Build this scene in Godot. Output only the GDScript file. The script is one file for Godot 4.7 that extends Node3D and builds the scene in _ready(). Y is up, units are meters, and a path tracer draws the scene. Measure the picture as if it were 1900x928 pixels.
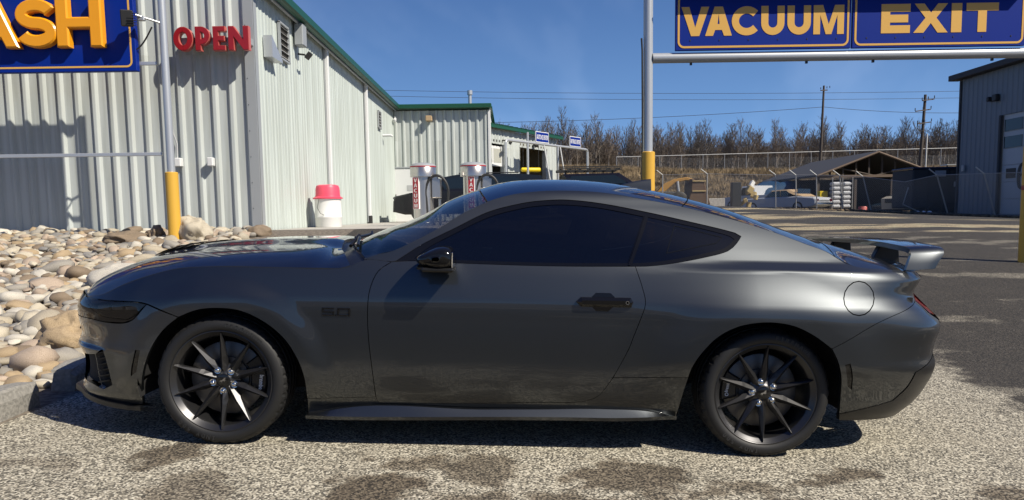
extends Node3D
# A car-wash lot on a clear spring day: a dark grey coupe seen from the side, metal buildings, signs, a storage yard and a wooded rise behind.

var M := {}
var rng := RandomNumberGenerator.new()
var used := {}


class MB:
	# collects triangles with normals, then becomes one mesh
	var v := PackedVector3Array()
	var n := PackedVector3Array()
	var uv := PackedVector2Array()
	var uv2 := PackedVector2Array()
	func t3(a: Vector3, b: Vector3, c: Vector3, na: Vector3, nb: Vector3, nc: Vector3):
		if (b - a).cross(c - a).dot(na + nb + nc) > 0.0:
			v.append_array([a, c, b]); n.append_array([na, nc, nb])
		else:
			v.append_array([a, b, c]); n.append_array([na, nb, nc])
	func tri(a: Vector3, b: Vector3, c: Vector3, out: Vector3):
		var k := (b - a).cross(c - a)
		if k.length() < 1e-12:
			return
		k = k.normalized()
		if k.dot(out) < 0.0:
			k = -k
		t3(a, b, c, k, k, k)
	func quad(a: Vector3, b: Vector3, c: Vector3, d: Vector3, out: Vector3):
		tri(a, b, c, out); tri(a, c, d, out)
	func box(x: Transform3D, s: Vector3, bev := 0.0):
		var h := s * 0.5
		var e := minf(bev, minf(h.x, minf(h.y, h.z)) * 0.9)
		for ax in 3:
			for sg in [-1.0, 1.0]:
				var o := Vector3.ZERO; o[ax] = sg
				var b := (ax + 1) % 3
				var c := (ax + 2) % 3
				var q := []
				for k in [[-1, -1], [1, -1], [1, 1], [-1, 1]]:
					var p := Vector3.ZERO
					p[ax] = sg * h[ax]; p[b] = k[0] * (h[b] - e); p[c] = k[1] * (h[c] - e)
					q.append(x * p)
				quad(q[0], q[1], q[2], q[3], x.basis * o)
		if e > 0.0:
			for ax in 3:
				var b := (ax + 1) % 3
				var c := (ax + 2) % 3
				for k in [[-1, -1], [1, -1], [1, 1], [-1, 1]]:
					var q := []
					for m in [[-1, 0], [1, 0], [1, 1], [-1, 1]]:
						var p := Vector3.ZERO
						p[ax] = m[0] * (h[ax] - e)
						p[b] = k[0] * (h[b] - (e if m[1] == 0 else 0.0))
						p[c] = k[1] * (h[c] - (0.0 if m[1] == 0 else e))
						q.append(x * p)
					var o := Vector3.ZERO; o[b] = k[0]; o[c] = k[1]
					quad(q[0], q[1], q[2], q[3], x.basis * o)
			for i in 8:
				var sg := Vector3(1 if i & 1 else -1, 1 if i & 2 else -1, 1 if i & 4 else -1)
				var a := sg * h
				tri(x * (a - Vector3(0, sg.y * e, sg.z * e)), x * (a - Vector3(sg.x * e, 0, sg.z * e)), x * (a - Vector3(sg.x * e, sg.y * e, 0)), x.basis * sg)
	func bx(cx: float, cy: float, cz: float, sx: float, sy: float, sz: float, bev := 0.0):
		box(Transform3D(Basis(), Vector3(cx, cy, cz)), Vector3(sx, sy, sz), bev)
	func tube(path: Array, r: float, k := 8, r2 := -1.0, caps := true):
		var rings := []
		var dirs := []
		var up := Vector3.UP
		for i in path.size():
			var d: Vector3 = (path[mini(i + 1, path.size() - 1)] - path[maxi(i - 1, 0)]).normalized()
			if absf(d.dot(up)) > 0.95:
				up = Vector3.RIGHT if absf(d.x) < 0.9 else Vector3.BACK
			var s := d.cross(up).normalized()
			var u := s.cross(d).normalized()
			up = u
			var rr := r if r2 < 0.0 else lerpf(r, r2, float(i) / (path.size() - 1))
			var ring := []
			for j in k:
				var an := TAU * j / k
				ring.append([path[i] + (s * cos(an) + u * sin(an)) * rr, s * cos(an) + u * sin(an)])
			rings.append(ring); dirs.append(d)
		for i in path.size() - 1:
			for j in k:
				var a = rings[i][j]; var b = rings[i][(j + 1) % k]; var c = rings[i + 1][(j + 1) % k]; var d = rings[i + 1][j]
				t3(a[0], b[0], c[0], a[1], b[1], c[1]); t3(a[0], c[0], d[0], a[1], c[1], d[1])
		if caps:
			for e in [0, path.size() - 1]:
				var o: Vector3 = -dirs[0] if e == 0 else dirs[e]
				for j in range(1, k - 1):
					tri(rings[e][0][0], rings[e][j][0], rings[e][j + 1][0], o)
	func lathe(x: Transform3D, prof: Array, k := 24, flat := false):
		# prof: Vector2(radius, height) from bottom to top or along z; turned about local y
		for i in prof.size() - 1:
			var p: Vector2 = prof[i]; var q: Vector2 = prof[i + 1]
			var e := q - p
			if e.length() < 1e-7:
				continue
			var nn := Vector2(e.y, -e.x).normalized()
			var np := nn; var nq := nn
			if not flat:
				if i > 0:
					var f: Vector2 = p - prof[i - 1]
					var m := Vector2(f.y, -f.x).normalized()
					if m.dot(nn) > 0.7: np = (nn + m).normalized()
				if i < prof.size() - 2:
					var f: Vector2 = prof[i + 2] - q
					var m := Vector2(f.y, -f.x).normalized()
					if m.dot(nn) > 0.7: nq = (nn + m).normalized()
			for j in k:
				var a0 := TAU * j / k; var a1 := TAU * (j + 1) / k
				var c0 := Vector3(cos(a0), 0, sin(a0)); var c1 := Vector3(cos(a1), 0, sin(a1))
				var A := x * (c0 * p.x + Vector3.UP * p.y); var B := x * (c1 * p.x + Vector3.UP * p.y)
				var C := x * (c1 * q.x + Vector3.UP * q.y); var D := x * (c0 * q.x + Vector3.UP * q.y)
				var bs := x.basis
				var nA := bs * (c0 * np.x + Vector3.UP * np.y); var nB := bs * (c1 * np.x + Vector3.UP * np.y)
				var nC := bs * (c1 * nq.x + Vector3.UP * nq.y); var nD := bs * (c0 * nq.x + Vector3.UP * nq.y)
				if p.x > 1e-6: t3(A, B, C, nA.normalized(), nB.normalized(), nC.normalized())
				if q.x > 1e-6: t3(A, C, D, nA.normalized(), nC.normalized(), nD.normalized())
	func prism(x: Transform3D, poly: PackedVector2Array, z0: float, z1: float, bev := 0.0):
		# poly in local x, y; extruded along local z; the z1 face may be bevelled
		var inner := poly
		if bev > 0.0:
			var off := Geometry2D.offset_polygon(poly, -bev, Geometry2D.JOIN_MITER)
			if off.size() == 1 and off[0].size() == poly.size():
				var best := 0
				for k in poly.size():
					if off[0][k].distance_to(poly[0]) < off[0][best].distance_to(poly[0]): best = k
				inner = PackedVector2Array()
				for k in poly.size(): inner.append(off[0][(best + k) % poly.size()])
				if poly.size() > 2 and inner[1].distance_to(poly[1]) > inner[poly.size() - 1].distance_to(poly[1]):
					bev = 0.0; inner = poly
			else:
				bev = 0.0
		for f in [[z1, 1.0, inner], [z0, -1.0, poly]]:
			var ix := Geometry2D.triangulate_polygon(f[2])
			for k in range(0, ix.size(), 3):
				var o = []
				for m in 3:
					var p: Vector2 = f[2][ix[k + m]]
					o.append(x * Vector3(p.x, p.y, f[0]))
				tri(o[0], o[1], o[2], x.basis * Vector3(0, 0, f[1]))
		var cw := Geometry2D.is_polygon_clockwise(poly)
		for k in poly.size():
			var a := poly[k]; var b := poly[(k + 1) % poly.size()]
			var d := (b - a).normalized()
			var o := Vector3(-d.y, d.x, 0) if cw else Vector3(d.y, -d.x, 0)
			quad(x * Vector3(a.x, a.y, z0), x * Vector3(b.x, b.y, z0), x * Vector3(b.x, b.y, z1 - bev), x * Vector3(a.x, a.y, z1 - bev), x.basis * o)
			if bev > 0.0:
				var a2 := inner[k]; var b2 := inner[(k + 1) % poly.size()]
				quad(x * Vector3(a.x, a.y, z1 - bev), x * Vector3(b.x, b.y, z1 - bev), x * Vector3(b2.x, b2.y, z1), x * Vector3(a2.x, a2.y, z1), x.basis * (o + Vector3(0, 0, 1)))
	func grid(pts: Array, out: Vector3):
		# pts[i][j] -> smooth surface
		var R := pts.size(); var Cn: int = pts[0].size()
		var nm := []
		for i in R:
			var row := []
			for j in Cn:
				var a: Vector3 = pts[mini(i + 1, R - 1)][j] - pts[maxi(i - 1, 0)][j]
				var b: Vector3 = pts[i][mini(j + 1, Cn - 1)] - pts[i][maxi(j - 1, 0)]
				var k := a.cross(b).normalized()
				row.append(k if k.dot(out) >= 0.0 else -k)
			nm.append(row)
		for i in R - 1:
			for j in Cn - 1:
				t3(pts[i][j], pts[i][j + 1], pts[i + 1][j + 1], nm[i][j], nm[i][j + 1], nm[i + 1][j + 1])
				t3(pts[i][j], pts[i + 1][j + 1], pts[i + 1][j], nm[i][j], nm[i + 1][j + 1], nm[i + 1][j])
	func mirrored() -> MB:
		var o := MB.new()
		for i in range(0, v.size(), 3):
			var f := Vector3(1, 1, -1)
			o.t3(v[i] * f, v[i + 1] * f, v[i + 2] * f, n[i] * f, n[i + 1] * f, n[i + 2] * f)
		return o
	func mesh(mat: Material) -> ArrayMesh:
		var arr := []
		arr.resize(Mesh.ARRAY_MAX)
		arr[Mesh.ARRAY_VERTEX] = v
		arr[Mesh.ARRAY_NORMAL] = n
		if uv.size() == v.size(): arr[Mesh.ARRAY_TEX_UV] = uv
		if uv2.size() == v.size(): arr[Mesh.ARRAY_TEX_UV2] = uv2
		var m := ArrayMesh.new()
		if v.size():
			m.add_surface_from_arrays(Mesh.PRIMITIVE_TRIANGLES, arr)
			m.surface_set_material(0, mat)
		return m


func lin(r: float, g: float, b: float, a := 1.0) -> Color:
	var c := Color(r, g, b).linear_to_srgb()
	c.a = a
	return c

func mat(called: String, c: Color, rough := 0.6, metal := 0.0) -> StandardMaterial3D:
	var m := StandardMaterial3D.new()
	m.resource_name = called
	m.albedo_color = c
	m.roughness = rough
	m.metallic = metal
	M[called] = m
	return m

func noise_tex(freq: float, cols: Array, size := 512, kind := FastNoiseLite.TYPE_SIMPLEX_SMOOTH, oct := 4, sd := 1, offs: Array = []) -> NoiseTexture2D:
	var f := FastNoiseLite.new()
	f.noise_type = kind
	f.frequency = freq
	f.fractal_octaves = oct
	f.seed = sd
	if kind == FastNoiseLite.TYPE_CELLULAR:
		f.cellular_return_type = FastNoiseLite.RETURN_CELL_VALUE
	var t := NoiseTexture2D.new()
	t.width = size; t.height = size
	t.seamless = true
	t.generate_mipmaps = false
	t.noise = f
	if cols.size():
		var g := Gradient.new()
		var o := PackedFloat32Array(); var cc := PackedColorArray()
		for i in cols.size():
			o.append(offs[i] if offs.size() else float(i) / (cols.size() - 1)); cc.append(cols[i])
		g.offsets = o; g.colors = cc
		t.color_ramp = g
	return t

func grain(m: StandardMaterial3D, t: Texture2D, scale: float, world := true):
	m.albedo_texture = t
	m.uv1_triplanar = true
	m.uv1_world_triplanar = world
	m.uv1_scale = Vector3.ONE * scale

func bumpy(m: StandardMaterial3D, t: Texture2D, cm: float):
	m.heightmap_enabled = true
	m.heightmap_texture = t
	m.heightmap_scale = cm

func grey(a: float) -> Color:
	return lin(a, a, a)

func numbered(called: String) -> String:
	if not used.has(called):
		used[called] = 0
		return called
	used[called] += 1
	return "%s_%03d" % [called, used[called]]

func tag(o: Node, label: String, category: String, group := "", kind := ""):
	if label: o.set_meta("label", label)
	if category: o.set_meta("category", category)
	if group: o.set_meta("group", group)
	if kind: o.set_meta("kind", kind)

func thing(called: String, label: String, category: String, at := Vector3.ZERO, turn := 0.0, group := "") -> Node3D:
	var o := Node3D.new()
	o.name = numbered(called)
	add_child(o)
	o.position = at
	o.rotation.y = turn
	tag(o, label, category, group)
	return o

func put(b, called: String, m: Material, parent: Node, at := Transform3D()) -> MeshInstance3D:
	var o := MeshInstance3D.new()
	o.mesh = b.mesh(m) if b is MB else b
	if not b is MB: o.material_override = m
	o.name = called if parent != self else numbered(called)
	o.transform = at
	parent.add_child(o, true)
	return o

func one(b, called: String, m: Material, label: String, category: String, at := Transform3D(), group := "", kind := "") -> MeshInstance3D:
	var o := put(b, called, m, self, at)
	tag(o, label, category, group, kind)
	return o

func setting(b: MB, called: String, m: Material) -> MeshInstance3D:
	var o := put(b, called, m, self)
	tag(o, "", "", "", "structure")
	return o

var fonts := {}
func font(fam: String, bold: float) -> Font:
	var key := fam + str(bold)
	if not fonts.has(key):
		var s := SystemFont.new()
		s.font_names = PackedStringArray([fam])
		s.font_weight = 700 if bold > 0.0 else 400
		fonts[key] = s
	return fonts[key]

func glyphs(txt: String, bold := 0.8, fam := "Droid Sans", depth := 1.0) -> TextMesh:
	var t := TextMesh.new()
	t.text = txt
	t.font = font(fam, bold)
	t.font_size = 64
	t.pixel_size = 1.0
	t.depth = depth
	t.curve_step = 2.0
	return t

# lettering fitted to a box: w wide, h high, d deep, centred on `at` with its face towards local +z
func lettering(txt: String, w: float, h: float, d: float, called: String, m: Material, parent: Node, at: Transform3D, bold := 0.8, fam := "Droid Sans") -> MeshInstance3D:
	var t := glyphs(txt, bold, fam)
	var bb := t.get_aabb()
	var sc := Vector3(w / bb.size.x, h / bb.size.y, d / bb.size.z)
	var c := bb.position + bb.size * 0.5
	return put(t, called, m, parent, at * Transform3D(Basis.from_scale(sc), -c * sc))

func T3(x: float, y: float, z: float, ry := 0.0, rx := 0.0, rz := 0.0) -> Transform3D:
	return Transform3D(Basis.from_euler(Vector3(rx, ry, rz)), Vector3(x, y, z))

func ss(a: float, b: float, x: float) -> float:
	var t := clampf((x - a) / (b - a), 0.0, 1.0)
	return t * t * (3.0 - 2.0 * t)

func tab(a: Array) -> PackedVector2Array:
	var o := PackedVector2Array()
	for i in range(0, a.size(), 2): o.append(Vector2(a[i], a[i + 1]))
	return o

# smooth curve through a table of (x, value)
func cr(t: PackedVector2Array, x: float) -> float:
	var n := t.size()
	if x <= t[0].x: return t[0].y + (t[1].y - t[0].y) / (t[1].x - t[0].x) * (x - t[0].x)
	if x >= t[n - 1].x: return t[n - 1].y + (t[n - 1].y - t[n - 2].y) / (t[n - 1].x - t[n - 2].x) * (x - t[n - 1].x)
	var i := 0
	while x > t[i + 1].x: i += 1
	var h := t[i + 1].x - t[i].x
	var u := (x - t[i].x) / h
	var d := (t[i + 1].y - t[i].y) / h
	var m0 := d
	var m1 := d
	if i > 0:
		var h0 := t[i].x - t[i - 1].x
		m0 = ((t[i].y - t[i - 1].y) / h0 * h + d * h0) / (h0 + h)
	if i < n - 2:
		var h1 := t[i + 2].x - t[i + 1].x
		m1 = (d * h1 + (t[i + 2].y - t[i + 1].y) / h1 * h) / (h + h1)
	var u2 := u * u
	var u3 := u2 * u
	return (2 * u3 - 3 * u2 + 1) * t[i].y + (u3 - 2 * u2 + u) * m0 * h + (-2 * u3 + 3 * u2) * t[i + 1].y + (u3 - u2) * m1 * h

# ---------------------------------------------------------------- the coupe
# Car axes: x along the car from the front axle to the tail, y up from the ground, z from the centre plane to the near side.
var PROF := tab([.10,.86, .19,.872, .23,.895, .27,.909, .35,.924, .50,.935, .66,.939, .742,.9388, .765,.9368, .80,.929, .85,.916, .91,.8985, .945,.886, .965,.878, 1.05,.848, 1.15,.803, 1.25,.742, 1.32,.683, 1.37,.60, 1.40,.5])
var PLAN := tab([-1,-.03, -.5,-.012, 0,.008, .6,.0, 1.4,-.006, 2.1,0, 2.72,-.002, 3.3,-.016, 3.9,-.06])
var YB := tab([-.9,.70, -.7,.76, -.45,.845, -.2,.885, .1,.912, .5,.93, 1,.943, 2,.947, 3,.94, 4,.93])
var SF := tab([0,-.86, .138,-.885, .20,-.935, .26,-.905, .41,-.90, .466,-.925, .507,-.912, .604,-.912, .714,-.918, .74,-.905, .80,-.86, .9,-.80])
var SR := tab([0,3.45, .214,3.619, .253,3.651, .386,3.715, .463,3.724, .515,3.705, .57,3.712, .686,3.726, .748,3.664, .821,3.587, .888,3.63, .911,3.643, .934,3.62, 1.0,3.62])
var YC := tab([1.9,.905, 2.2,.925, 2.7,.94, 3.4,.948, 3.9,.945])
var ET := tab([-0.769,0.718, -0.627,0.740, -0.524,0.789, -0.370,0.846, -0.225,0.884, -0.047,0.900, 0.292,0.904, 0.504,0.906, 0.597,0.909, 0.682,0.943, 0.718,0.956, 0.757,0.975, 0.849,1.001, 1.069,1.118, 1.163,1.182, 1.299,1.252, 1.419,1.291, 1.538,1.311, 1.714,1.322, 1.891,1.317, 2.128,1.285, 2.313,1.255, 2.586,1.191, 2.787,1.132, 2.951,1.073, 3.030,1.045, 3.147,0.978, 3.394,0.958, 3.620,0.932])
var CT := tab([-1.0,.70, -.93,.735, -.85,.79, -.7,.862, -.556,.912, -.338,.952, -.05,.982, .25,.996, .40,.998, .50,.985, .624,1.058, .698,1.096, .839,1.150, .926,1.192, 1.066,1.274, 1.226,1.336, 1.349,1.374, 1.472,1.394, 1.621,1.403, 1.829,1.403, 2.034,1.387, 2.12,1.375, 2.454,1.314, 2.603,1.278, 2.885,1.188, 3.172,1.095, 3.32,1.05, 3.408,1.03, 3.62,.995])
var WE := PackedFloat32Array()

func flare(s: float, y: float, c: float, f: float, e := 1.28) -> float:
	var r := Vector2((s - c) / .455, (y - .327) / .425).length()
	return f * (1.0 - ss(1.0, e, r)) * ss(.22, .34, y)

# half width of the body at a point of its side
func side_w(s: float, y: float) -> float:
	var yb := cr(YB, s)
	var yy := y
	if y >= yb: yy = .945 + (y - yb)
	elif y > .6: yy = .6 + (y - .6) * .345 / (yb - .6)
	var v := cr(PROF, yy) + cr(PLAN, s)
	if y > yb and s > 1.55: v -= .495 * minf(pow(s - 1.55, 2) / (s - .95), 1.2) * (y - yb)
	var hs := .066 * ss(1.93, 2.65, s) * (1.0 - .40 * ss(3.0, 3.6, s))
	if hs > 0.0:
		var c := cr(YC, s)
		v += hs * clampf((c + .045 - y) / .045, 0.0, 1.0) * (1.0 - .50 * ss(.70, .935, y)) * (.35 + .65 * ss(.30, .50, y))
	v += flare(s, y, 0.0, .016) + flare(s, y, 2.72, .009, 1.45)
	v -= .030 * (1.0 - ss(.475, .60, y)) * ss(.452, .470, y) * (1.0 - ss(-.72, -.58, s))
	v -= .36 * exp(-maxf(s - cr(SF, y), -.05) / .17)
	v -= .30 * exp(-maxf(cr(SR, y) - s, -.05) / .15)
	return v

func side_p(s: float, y: float, off: float) -> Vector3:
	return Vector3(s, y, side_w(s, y) + off)

func side_n(s: float, y: float) -> Vector3:
	var e := .004
	return Vector3(-(side_w(s + e, y) - side_w(s - e, y)) / (2 * e), -(side_w(s, y + e) - side_w(s, y - e)) / (2 * e), 1.0).normalized()

# rounds a traced outline: curves stay curves, corners stay corners
func rounded(p: PackedVector2Array, step := .022, corner := 32.0) -> PackedVector2Array:
	var o := PackedVector2Array()
	var n := p.size()
	var sharp := []
	for i in n:
		var a := (p[i] - p[(i + n - 1) % n]).normalized()
		var b := (p[(i + 1) % n] - p[i]).normalized()
		sharp.append(rad_to_deg(absf(a.angle_to(b))) > corner)
	for i in n:
		var a := p[i]; var b := p[(i + 1) % n]
		var L := a.distance_to(b)
		var pa := p[(i + n - 1) % n]; var pb := p[(i + 2) % n]
		var da := (b - a) if sharp[i] else (b - pa).normalized() * L
		var db := (b - a) if sharp[(i + 1) % n] else (pb - a).normalized() * L
		var k := maxi(1, int(L / step))
		for j in k:
			var u := float(j) / k
			var u2 := u * u; var u3 := u2 * u
			o.append((2 * u3 - 3 * u2 + 1) * a + (u3 - 2 * u2 + u) * da + (-2 * u3 + 3 * u2) * b + (u3 - u2) * db)
	return o

# a panel of the body side cut to an outline, with a rolled edge going inwards
func panel(out: PackedVector2Array, off := 0.0, lip := .018, gap := .0018, cell := .03, smooth := true, holes: Array = []) -> MB:
	var b := MB.new()
	var shape := rounded(out) if smooth else out
	if gap > 0.0:
		var sh := Geometry2D.offset_polygon(shape, -gap, Geometry2D.JOIN_MITER)
		if sh.size(): shape = sh[0]
	var lo := shape[0]; var hi := shape[0]
	for p in shape:
		lo = lo.min(p); hi = hi.max(p)
	var memo := {}
	var get := func(p: Vector2) -> Array:
		var k := Vector2i(roundi(p.x * 20000), roundi(p.y * 20000))
		if not memo.has(k): memo[k] = [side_p(p.x, p.y, off), side_n(p.x, p.y)]
		return memo[k]
	var i0 := floori(lo.x / cell); var j0 := floori(lo.y / cell)
	for i in range(i0, ceili(hi.x / cell)):
		for j in range(j0, ceili(hi.y / cell)):
			var q := PackedVector2Array([Vector2(i, j) * cell, Vector2(i + 1, j) * cell, Vector2(i + 1, j + 1) * cell, Vector2(i, j + 1) * cell])
			var list: Array = Geometry2D.intersect_polygons(q, shape)
			for h in holes:
				var nx := []
				for g in list:
					for r in Geometry2D.clip_polygons(g, h):
						if not Geometry2D.is_polygon_clockwise(r): nx.append(r)
				list = nx
			for g in list:
				var ix := Geometry2D.triangulate_polygon(g)
				for k in range(0, ix.size(), 3):
					var A = get.call(g[ix[k]]); var B = get.call(g[ix[k + 1]]); var C = get.call(g[ix[k + 2]])
					b.t3(A[0], B[0], C[0], A[1], B[1], C[1])
	if lip > 0.0:
		var cw := Geometry2D.is_polygon_clockwise(shape)
		for k in shape.size():
			var p := shape[k]; var q := shape[(k + 1) % shape.size()]
			var d := (q - p).normalized()
			var o := Vector3(-d.y, d.x, 0) if cw else Vector3(d.y, -d.x, 0)
			var P = get.call(p)[0]; var Q = get.call(q)[0]
			b.quad(P, Q, Q - Vector3(0, 0, lip) - o * .002, P - Vector3(0, 0, lip) - o * .002, o)
	return b

func half_w(s: float) -> float:
	var k := clampf((s + 1.0) / .02, 0.0, WE.size() - 1.001)
	return lerpf(WE[int(k)], WE[int(k) + 1], k - int(k))

# a point of the upper surface: s along the car, u from -1 to 1 across it
func top_p(s: float, u: float, off := 0.0) -> Vector3:
	var e := cr(ET, s) if s > -.755 else lerpf(.721, .715, (-.755 - s) / .2)
	var c := cr(CT, s)
	var hood := 1.0 - ss(.45, .75, s)
	var deck := ss(3.0, 3.3, s)
	var g := 1.0 - pow(absf(u), lerpf(2.3, 3.0, deck) + 2.4 * hood)
	var y := e + (c - e) * g
	if hood > 0.0 and s < .55:
		var w := absf(u) * half_w(s)
		var k := ss(-.74, -.45, s) * hood
		y += k * .030 * (1.0 - ss(.20, .47, w))
	return Vector3(s, y + off, u * half_w(s))

func top_mesh(s0: Callable, s1: Callable, u0: float, u1: float, nu: int, ns: int, off := 0.0) -> MB:
	var pts := []
	for i in ns + 1:
		var row := []
		for j in nu + 1:
			var u := lerpf(u0, u1, float(j) / nu)
			row.append(top_p(lerpf(s0.call(u), s1.call(u), float(i) / ns), u, off))
		pts.append(row)
	var b := MB.new()
	b.grid(pts, Vector3.UP)
	# turned-down edges
	for i in ns:
		for j in [0, nu]:
			b.quad(pts[i][j], pts[i + 1][j], pts[i + 1][j] - Vector3(0, .02, 0), pts[i][j] - Vector3(0, .02, 0), Vector3(0, 0, -1 if j == 0 else 1))
	for j in nu:
		for i in [0, ns]:
			b.quad(pts[i][j], pts[i][j + 1], pts[i][j + 1] - Vector3(0, .02, 0), pts[i][j] - Vector3(0, .02, 0), Vector3(-1 if i == 0 else 1, 0, 0))
	return b

func build_wheel(car: Node3D, s: float, side: int, front: bool):
	var w := Node3D.new()
	w.name = "wheel"
	car.add_child(w, true)
	# local +z points out of the car
	w.transform = Transform3D(Basis(Vector3.UP, 0.0 if side > 0 else PI), Vector3(s, .3275, .935 * side))
	var zx := Transform3D(Basis(Vector3.RIGHT, PI / 2), Vector3.ZERO)   # local y of the lathe -> +z
	# tyre with grooves and shoulder blocks
	var prof := [Vector2(.25, -.232), Vector2(.285, -.242), Vector2(.312, -.232), Vector2(.323, -.214), Vector2(.3265, -.19), Vector2(.3268, -.178), Vector2(.319, -.177), Vector2(.319, -.168), Vector2(.3268, -.167), Vector2(.3268, -.132), Vector2(.319, -.131), Vector2(.319, -.121), Vector2(.3268, -.12), Vector2(.3268, -.083), Vector2(.319, -.082), Vector2(.319, -.073), Vector2(.3265, -.072), Vector2(.3255, -.046), Vector2(.322, -.030), Vector2(.314, -.016), Vector2(.304, -.007), Vector2(.302, -.0085), Vector2(.300, -.005), Vector2(.285, .0), Vector2(.272, -.002), Vector2(.262, -.007), Vector2(.2575, -.012), Vector2(.2555, -.020)]
	var b := MB.new()
	var K := 160
	var ring := func(i: int, j: int) -> Vector3:
		var p: Vector2 = prof[i]
		var r := p.x
		if i >= 16 and i <= 19 and posmod(j + (i / 18), 4) == 0: r -= .005
		var an := TAU * j / K
		return Vector3(cos(an) * r, sin(an) * r, p.y)
	for i in prof.size() - 1:
		for j in K:
			var A: Vector3 = ring.call(i, j); var B: Vector3 = ring.call(i, j + 1); var C: Vector3 = ring.call(i + 1, j + 1); var D: Vector3 = ring.call(i + 1, j)
			var e: Vector2 = prof[i + 1] - prof[i]
			var nn := Vector2(e.y, -e.x).normalized()
			var a0 := TAU * j / K; var a1 := TAU * (j + 1) / K
			if i >= 19 or i < 4:
				var sm := func(q: int) -> Vector2:
					var f: Vector2 = prof[mini(q + 1, prof.size() - 1)] - prof[maxi(q - 1, 0)]
					return Vector2(f.y, -f.x).normalized()
				var n0: Vector2 = sm.call(i); var n1: Vector2 = sm.call(i + 1)
				b.t3(A, B, C, Vector3(cos(a0) * n0.x, sin(a0) * n0.x, n0.y), Vector3(cos(a1) * n0.x, sin(a1) * n0.x, n0.y), Vector3(cos(a1) * n1.x, sin(a1) * n1.x, n1.y))
				b.t3(A, C, D, Vector3(cos(a0) * n0.x, sin(a0) * n0.x, n0.y), Vector3(cos(a1) * n1.x, sin(a1) * n1.x, n1.y), Vector3(cos(a0) * n1.x, sin(a0) * n1.x, n1.y))
			else:
				var am := (a0 + a1) / 2
				b.quad(A, B, C, D, Vector3(cos(am) * nn.x, sin(am) * nn.x, nn.y))
	var tyre := put(b, "tyre", M.rubber, w)
	# raised sidewall lettering
	var let := MB.new()
	for word in [["FIREHAWK", 62.0], ["INDY 500", 242.0]]:
		var txt: String = word[0]
		for k in txt.length():
			if txt[k] == " ": continue
			var an: float = deg_to_rad(word[1] - 5.2 * (k - txt.length() / 2.0))
			var tm := glyphs(txt[k], .5)
			var ar := tm.get_mesh_arrays()
			var bb := tm.get_aabb()
			var sc := .021 / maxf(bb.size.y, 40.0)
			var x := Transform3D(Basis(Vector3.BACK, an - PI / 2), Vector3(cos(an), sin(an), 0) * .2885) * Transform3D(Basis.from_scale(Vector3(sc * 1.1, sc, .0016)), Vector3(-(bb.position.x + bb.size.x / 2) * sc * 1.1, -(bb.position.y + bb.size.y / 2) * sc, -.0004))
			var vs: PackedVector3Array = ar[Mesh.ARRAY_VERTEX]
			var ix = ar[Mesh.ARRAY_INDEX]
			if ix == null: ix = range(vs.size())
			for q in range(0, ix.size(), 3):
				var o: Vector3 = x * vs[ix[q]]; var o1: Vector3 = x * vs[ix[q + 1]]; var o2: Vector3 = x * vs[ix[q + 2]]
				let.tri(o, o1, o2, Vector3(0, 0, 1))
	put(let, "lettering", M.rubber_mark, w)
	# rim: lip, barrel, ten tapered spokes, hub
	b = MB.new()
	b.lathe(zx, [Vector2(.214, -.20), Vector2(.218, -.12), Vector2(.224, -.050), Vector2(.2275, -.034), Vector2(.231, -.0290), Vector2(.2455, -.0190), Vector2(.2500, -.0130), Vector2(.2530, -.0105), Vector2(.2565, -.0115), Vector2(.2575, -.016), Vector2(.2575, -.03)], 96)
	put(b, "rim", M.wheel, w)
	for k in 10:
		b = MB.new()
		var tw := 7.0 if k % 2 == 0 else -7.0
		# centre line with an elbow, half widths and ridge heights
		var st := [[.030, -.060, .018, .012, tw * .25], [.062, -.050, .020, .014, tw * .25], [.102, -.040, .021, .018, tw * .1], [.122, -.034, .0165, .014, 0.0], [.2435, -.0150, .0065, .011, 0.0]]
		var L := []; var Rr := []; var Tp := []; var Bl := []; var Br := []
		for e in st:
			var an: float = deg_to_rad(90.0 + 36.0 * k + e[4])
			var d := Vector3(cos(an), sin(an), 0); var t := Vector3(-sin(an), cos(an), 0)
			var c: Vector3 = d * e[0]
			Tp.append(c + Vector3(0, 0, e[1] + e[3] * .35))
			L.append(c - t * e[2] + Vector3(0, 0, e[1] - e[3]))
			Rr.append(c + t * e[2] + Vector3(0, 0, e[1] - e[3]))
			Bl.append(c - t * e[2] * .7 + Vector3(0, 0, e[1] - e[3] - .022))
			Br.append(c + t * e[2] * .7 + Vector3(0, 0, e[1] - e[3] - .022))
		for i in st.size() - 1:
			var an: float = deg_to_rad(90.0 + 36.0 * k)
			var t := Vector3(-sin(an), cos(an), 0)
			b.quad(L[i], L[i + 1], Tp[i + 1], Tp[i], Vector3(0, 0, 1) - t)
			b.quad(Rr[i], Rr[i + 1], Tp[i + 1], Tp[i], Vector3(0, 0, 1) + t)
			b.quad(L[i], L[i + 1], Bl[i + 1], Bl[i], -t)
			b.quad(Rr[i], Rr[i + 1], Br[i + 1], Br[i], t)
			b.quad(Bl[i], Bl[i + 1], Br[i + 1], Br[i], Vector3(0, 0, -1))
		var q: int = st.size() - 1
		var dd: Vector3 = (Tp[q] - Tp[0]).normalized()
		b.tri(L[q], Rr[q], Tp[q], dd); b.quad(L[q], Rr[q], Br[q], Bl[q], dd)
		put(b, "spoke", M.wheel, w)
	b = MB.new()
	b.lathe(zx, [Vector2(.080, -.085), Vector2(.078, -.068), Vector2(.045, -.058), Vector2(.036, -.050), Vector2(.0335, -.047), Vector2(0, -.047)], 40)
	put(b, "hub", M.wheel, w)
	b = MB.new()
	b.lathe(zx, [Vector2(.031, -.050), Vector2(.031, -.044), Vector2(.028, -.0425), Vector2(0, -.0425)], 32)
	put(b, "centre_cap", M.black_gloss, w)
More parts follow.
